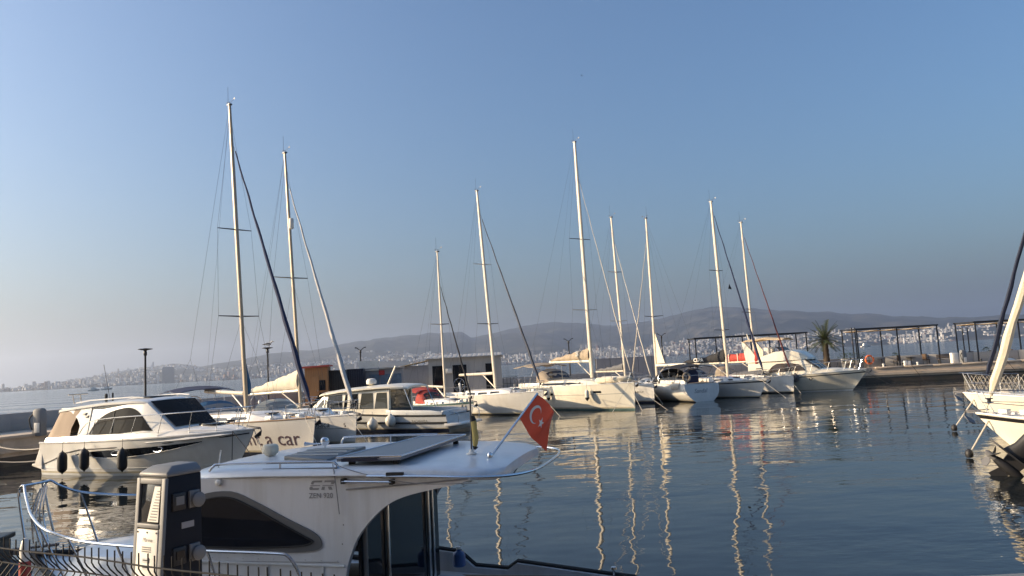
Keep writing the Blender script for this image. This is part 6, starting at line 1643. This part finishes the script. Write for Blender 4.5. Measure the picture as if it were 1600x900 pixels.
MB().loft([[(x, w_ * math.cos(a), w_ * math.sin(a)) for a in [2 * math.pi * k / 6 for k in range(6)]] for x, w_ in ((-.22, .01), (-.05, .05), (.1, .05), (.2, .02))]).build('body', 'paint_black', t)
for s_ in (1, -1): MB().add([(.08, 0, 0), (.02, s_ * .3, .10), (-.06, s_ * .5, .04), (-.08, s_ * .25, .08), (-.06, 0, 0), (0, s_ * .25, .07)], [(0, 1, 5), (1, 2, 5), (2, 3, 5), (3, 4, 5), (4, 0, 5)]).build('wing', 'paint_black', t)

# ------------------------------------------------------------------ tilted outboard and the small tender that carries it
hT = Hull(6.2, 2.2, .95, 1.1, ws=.9, ovb=.4, ovs=0)
dT = Vector((.8, -.6)).normalized(); sT = Vector((12.75, 17.9)); cT = sT + dT * 3.1
Tn = thing('open_motorboat', 'grey open motorboat at the right edge carrying a tilted outboard', 'motorboat', (cT.x, cT.y, 0), math.atan2(dT.y, dT.x))
hT.build(Tn, top='fender_black', boot='rubber', deck='gel_grey', rail='rubber', rr=.06)
ob = thing('outboard_motor', 'big black outboard motor tilted up at the right edge, above the water', 'outboard motor', (sT.x - .18, sT.y - .05, 1.22), math.atan2(-dT.y, -dT.x) + .15)
ob.scale = (1.42, 1.42, 1.42)
TL = R(44)
def rot(p): # tilt about the transom: leg swings up and back
    x, y, z = p; return (x * math.cos(TL) - z * math.sin(TL), y, x * math.sin(TL) + z * math.cos(TL))
def rl(secs): return [[rot((cx + rx_ * math.cos(a), ry_ * math.sin(a), z)) for a in [2 * math.pi * k / 14 for k in range(14)]] for z, cx, rx_, ry_ in secs]
MB().loft(rl([(.62, .0, .04, .04), (.60, .02, .20, .17), (.50, .05, .33, .22), (.25, .06, .36, .23), (.05, .05, .32, .21), (-.02, .05, .26, .18)])).build('cowl', 'fender_black', ob, smooth=60)
MB().loft(rl([(-.01, .05, .22, .14), (-.3, .04, .16, .09), (-.62, .05, .15, .07), (-.80, .06, .20, .07)])).build('midsection', 'fender_black', ob, smooth=60)
b = MB(); b.slab([rot(p) for p in ((-.18, -.16, -.80), (.35, -.12, -.80), (.50, 0, -.80), (.35, .12, -.80), (-.18, .16, -.80))], rot((0, 0, 1)), .025); b.build('cavitation_plate', 'fender_black', ob, smooth=0)
gc = MB().loft([[rot((x, r_ * math.cos(a), -1.02 + r_ * math.sin(a))) for a in [2 * math.pi * k / 12 for k in range(12)]] for x, r_ in ((-.32, .01), (-.24, .06), (-.1, .085), (.12, .08), (.24, .055))]).build('gearcase', 'fender_black', ob, smooth=60)
MB().slab([rot(p) for p in ((-.16, .03, -.82), (.16, .03, -.82), (.14, .03, -1.0), (-.14, .03, -1.0))], rot((0, 1, 0)), .06).build('leg', 'fender_black', gc, smooth=0)
MB().slab([rot(p) for p in ((-.10, .012, -1.08), (.10, .012, -1.08), (.16, .012, -1.28), (.06, .012, -1.30))], rot((0, 1, 0)), .024).build('skeg', 'fender_black', gc, smooth=0)
for k in range(3):
    a = k * 2.094 + .4; c_, s_ = math.cos(a), math.sin(a)
    def bl(r_, w_, x): return rot((.30 + x, r_ * c_ - w_ * s_, -1.02 + r_ * s_ + w_ * c_))
    MB().slab([bl(.03, -.02, .02), bl(.10, -.08, .05), bl(.19, -.06, .05), bl(.21, .02, 0), bl(.17, .08, -.04), bl(.08, .06, -.03)], rot((1, 0, 0)), .012).build('propeller_blade', 'canvas_grey', ob, smooth=0)
MB().lathe([(.05, .22), (.05, .38), (.02, .42)], (0, 0, 0), 10, 'X').build('propeller_hub', 'canvas_grey', ob).data.transform(Matrix.Rotation(-TL, 4, 'Y') @ Matrix.Translation((0, 0, -1.02)))
MB().slab([rot(p) for p in ((-.30, -.14, -.02), (-.14, -.14, -.02), (-.14, -.14, -.42), (-.26, -.14, -.42))], (0, -1, 0), -.28).build('bracket', 'rubber', ob, smooth=0)
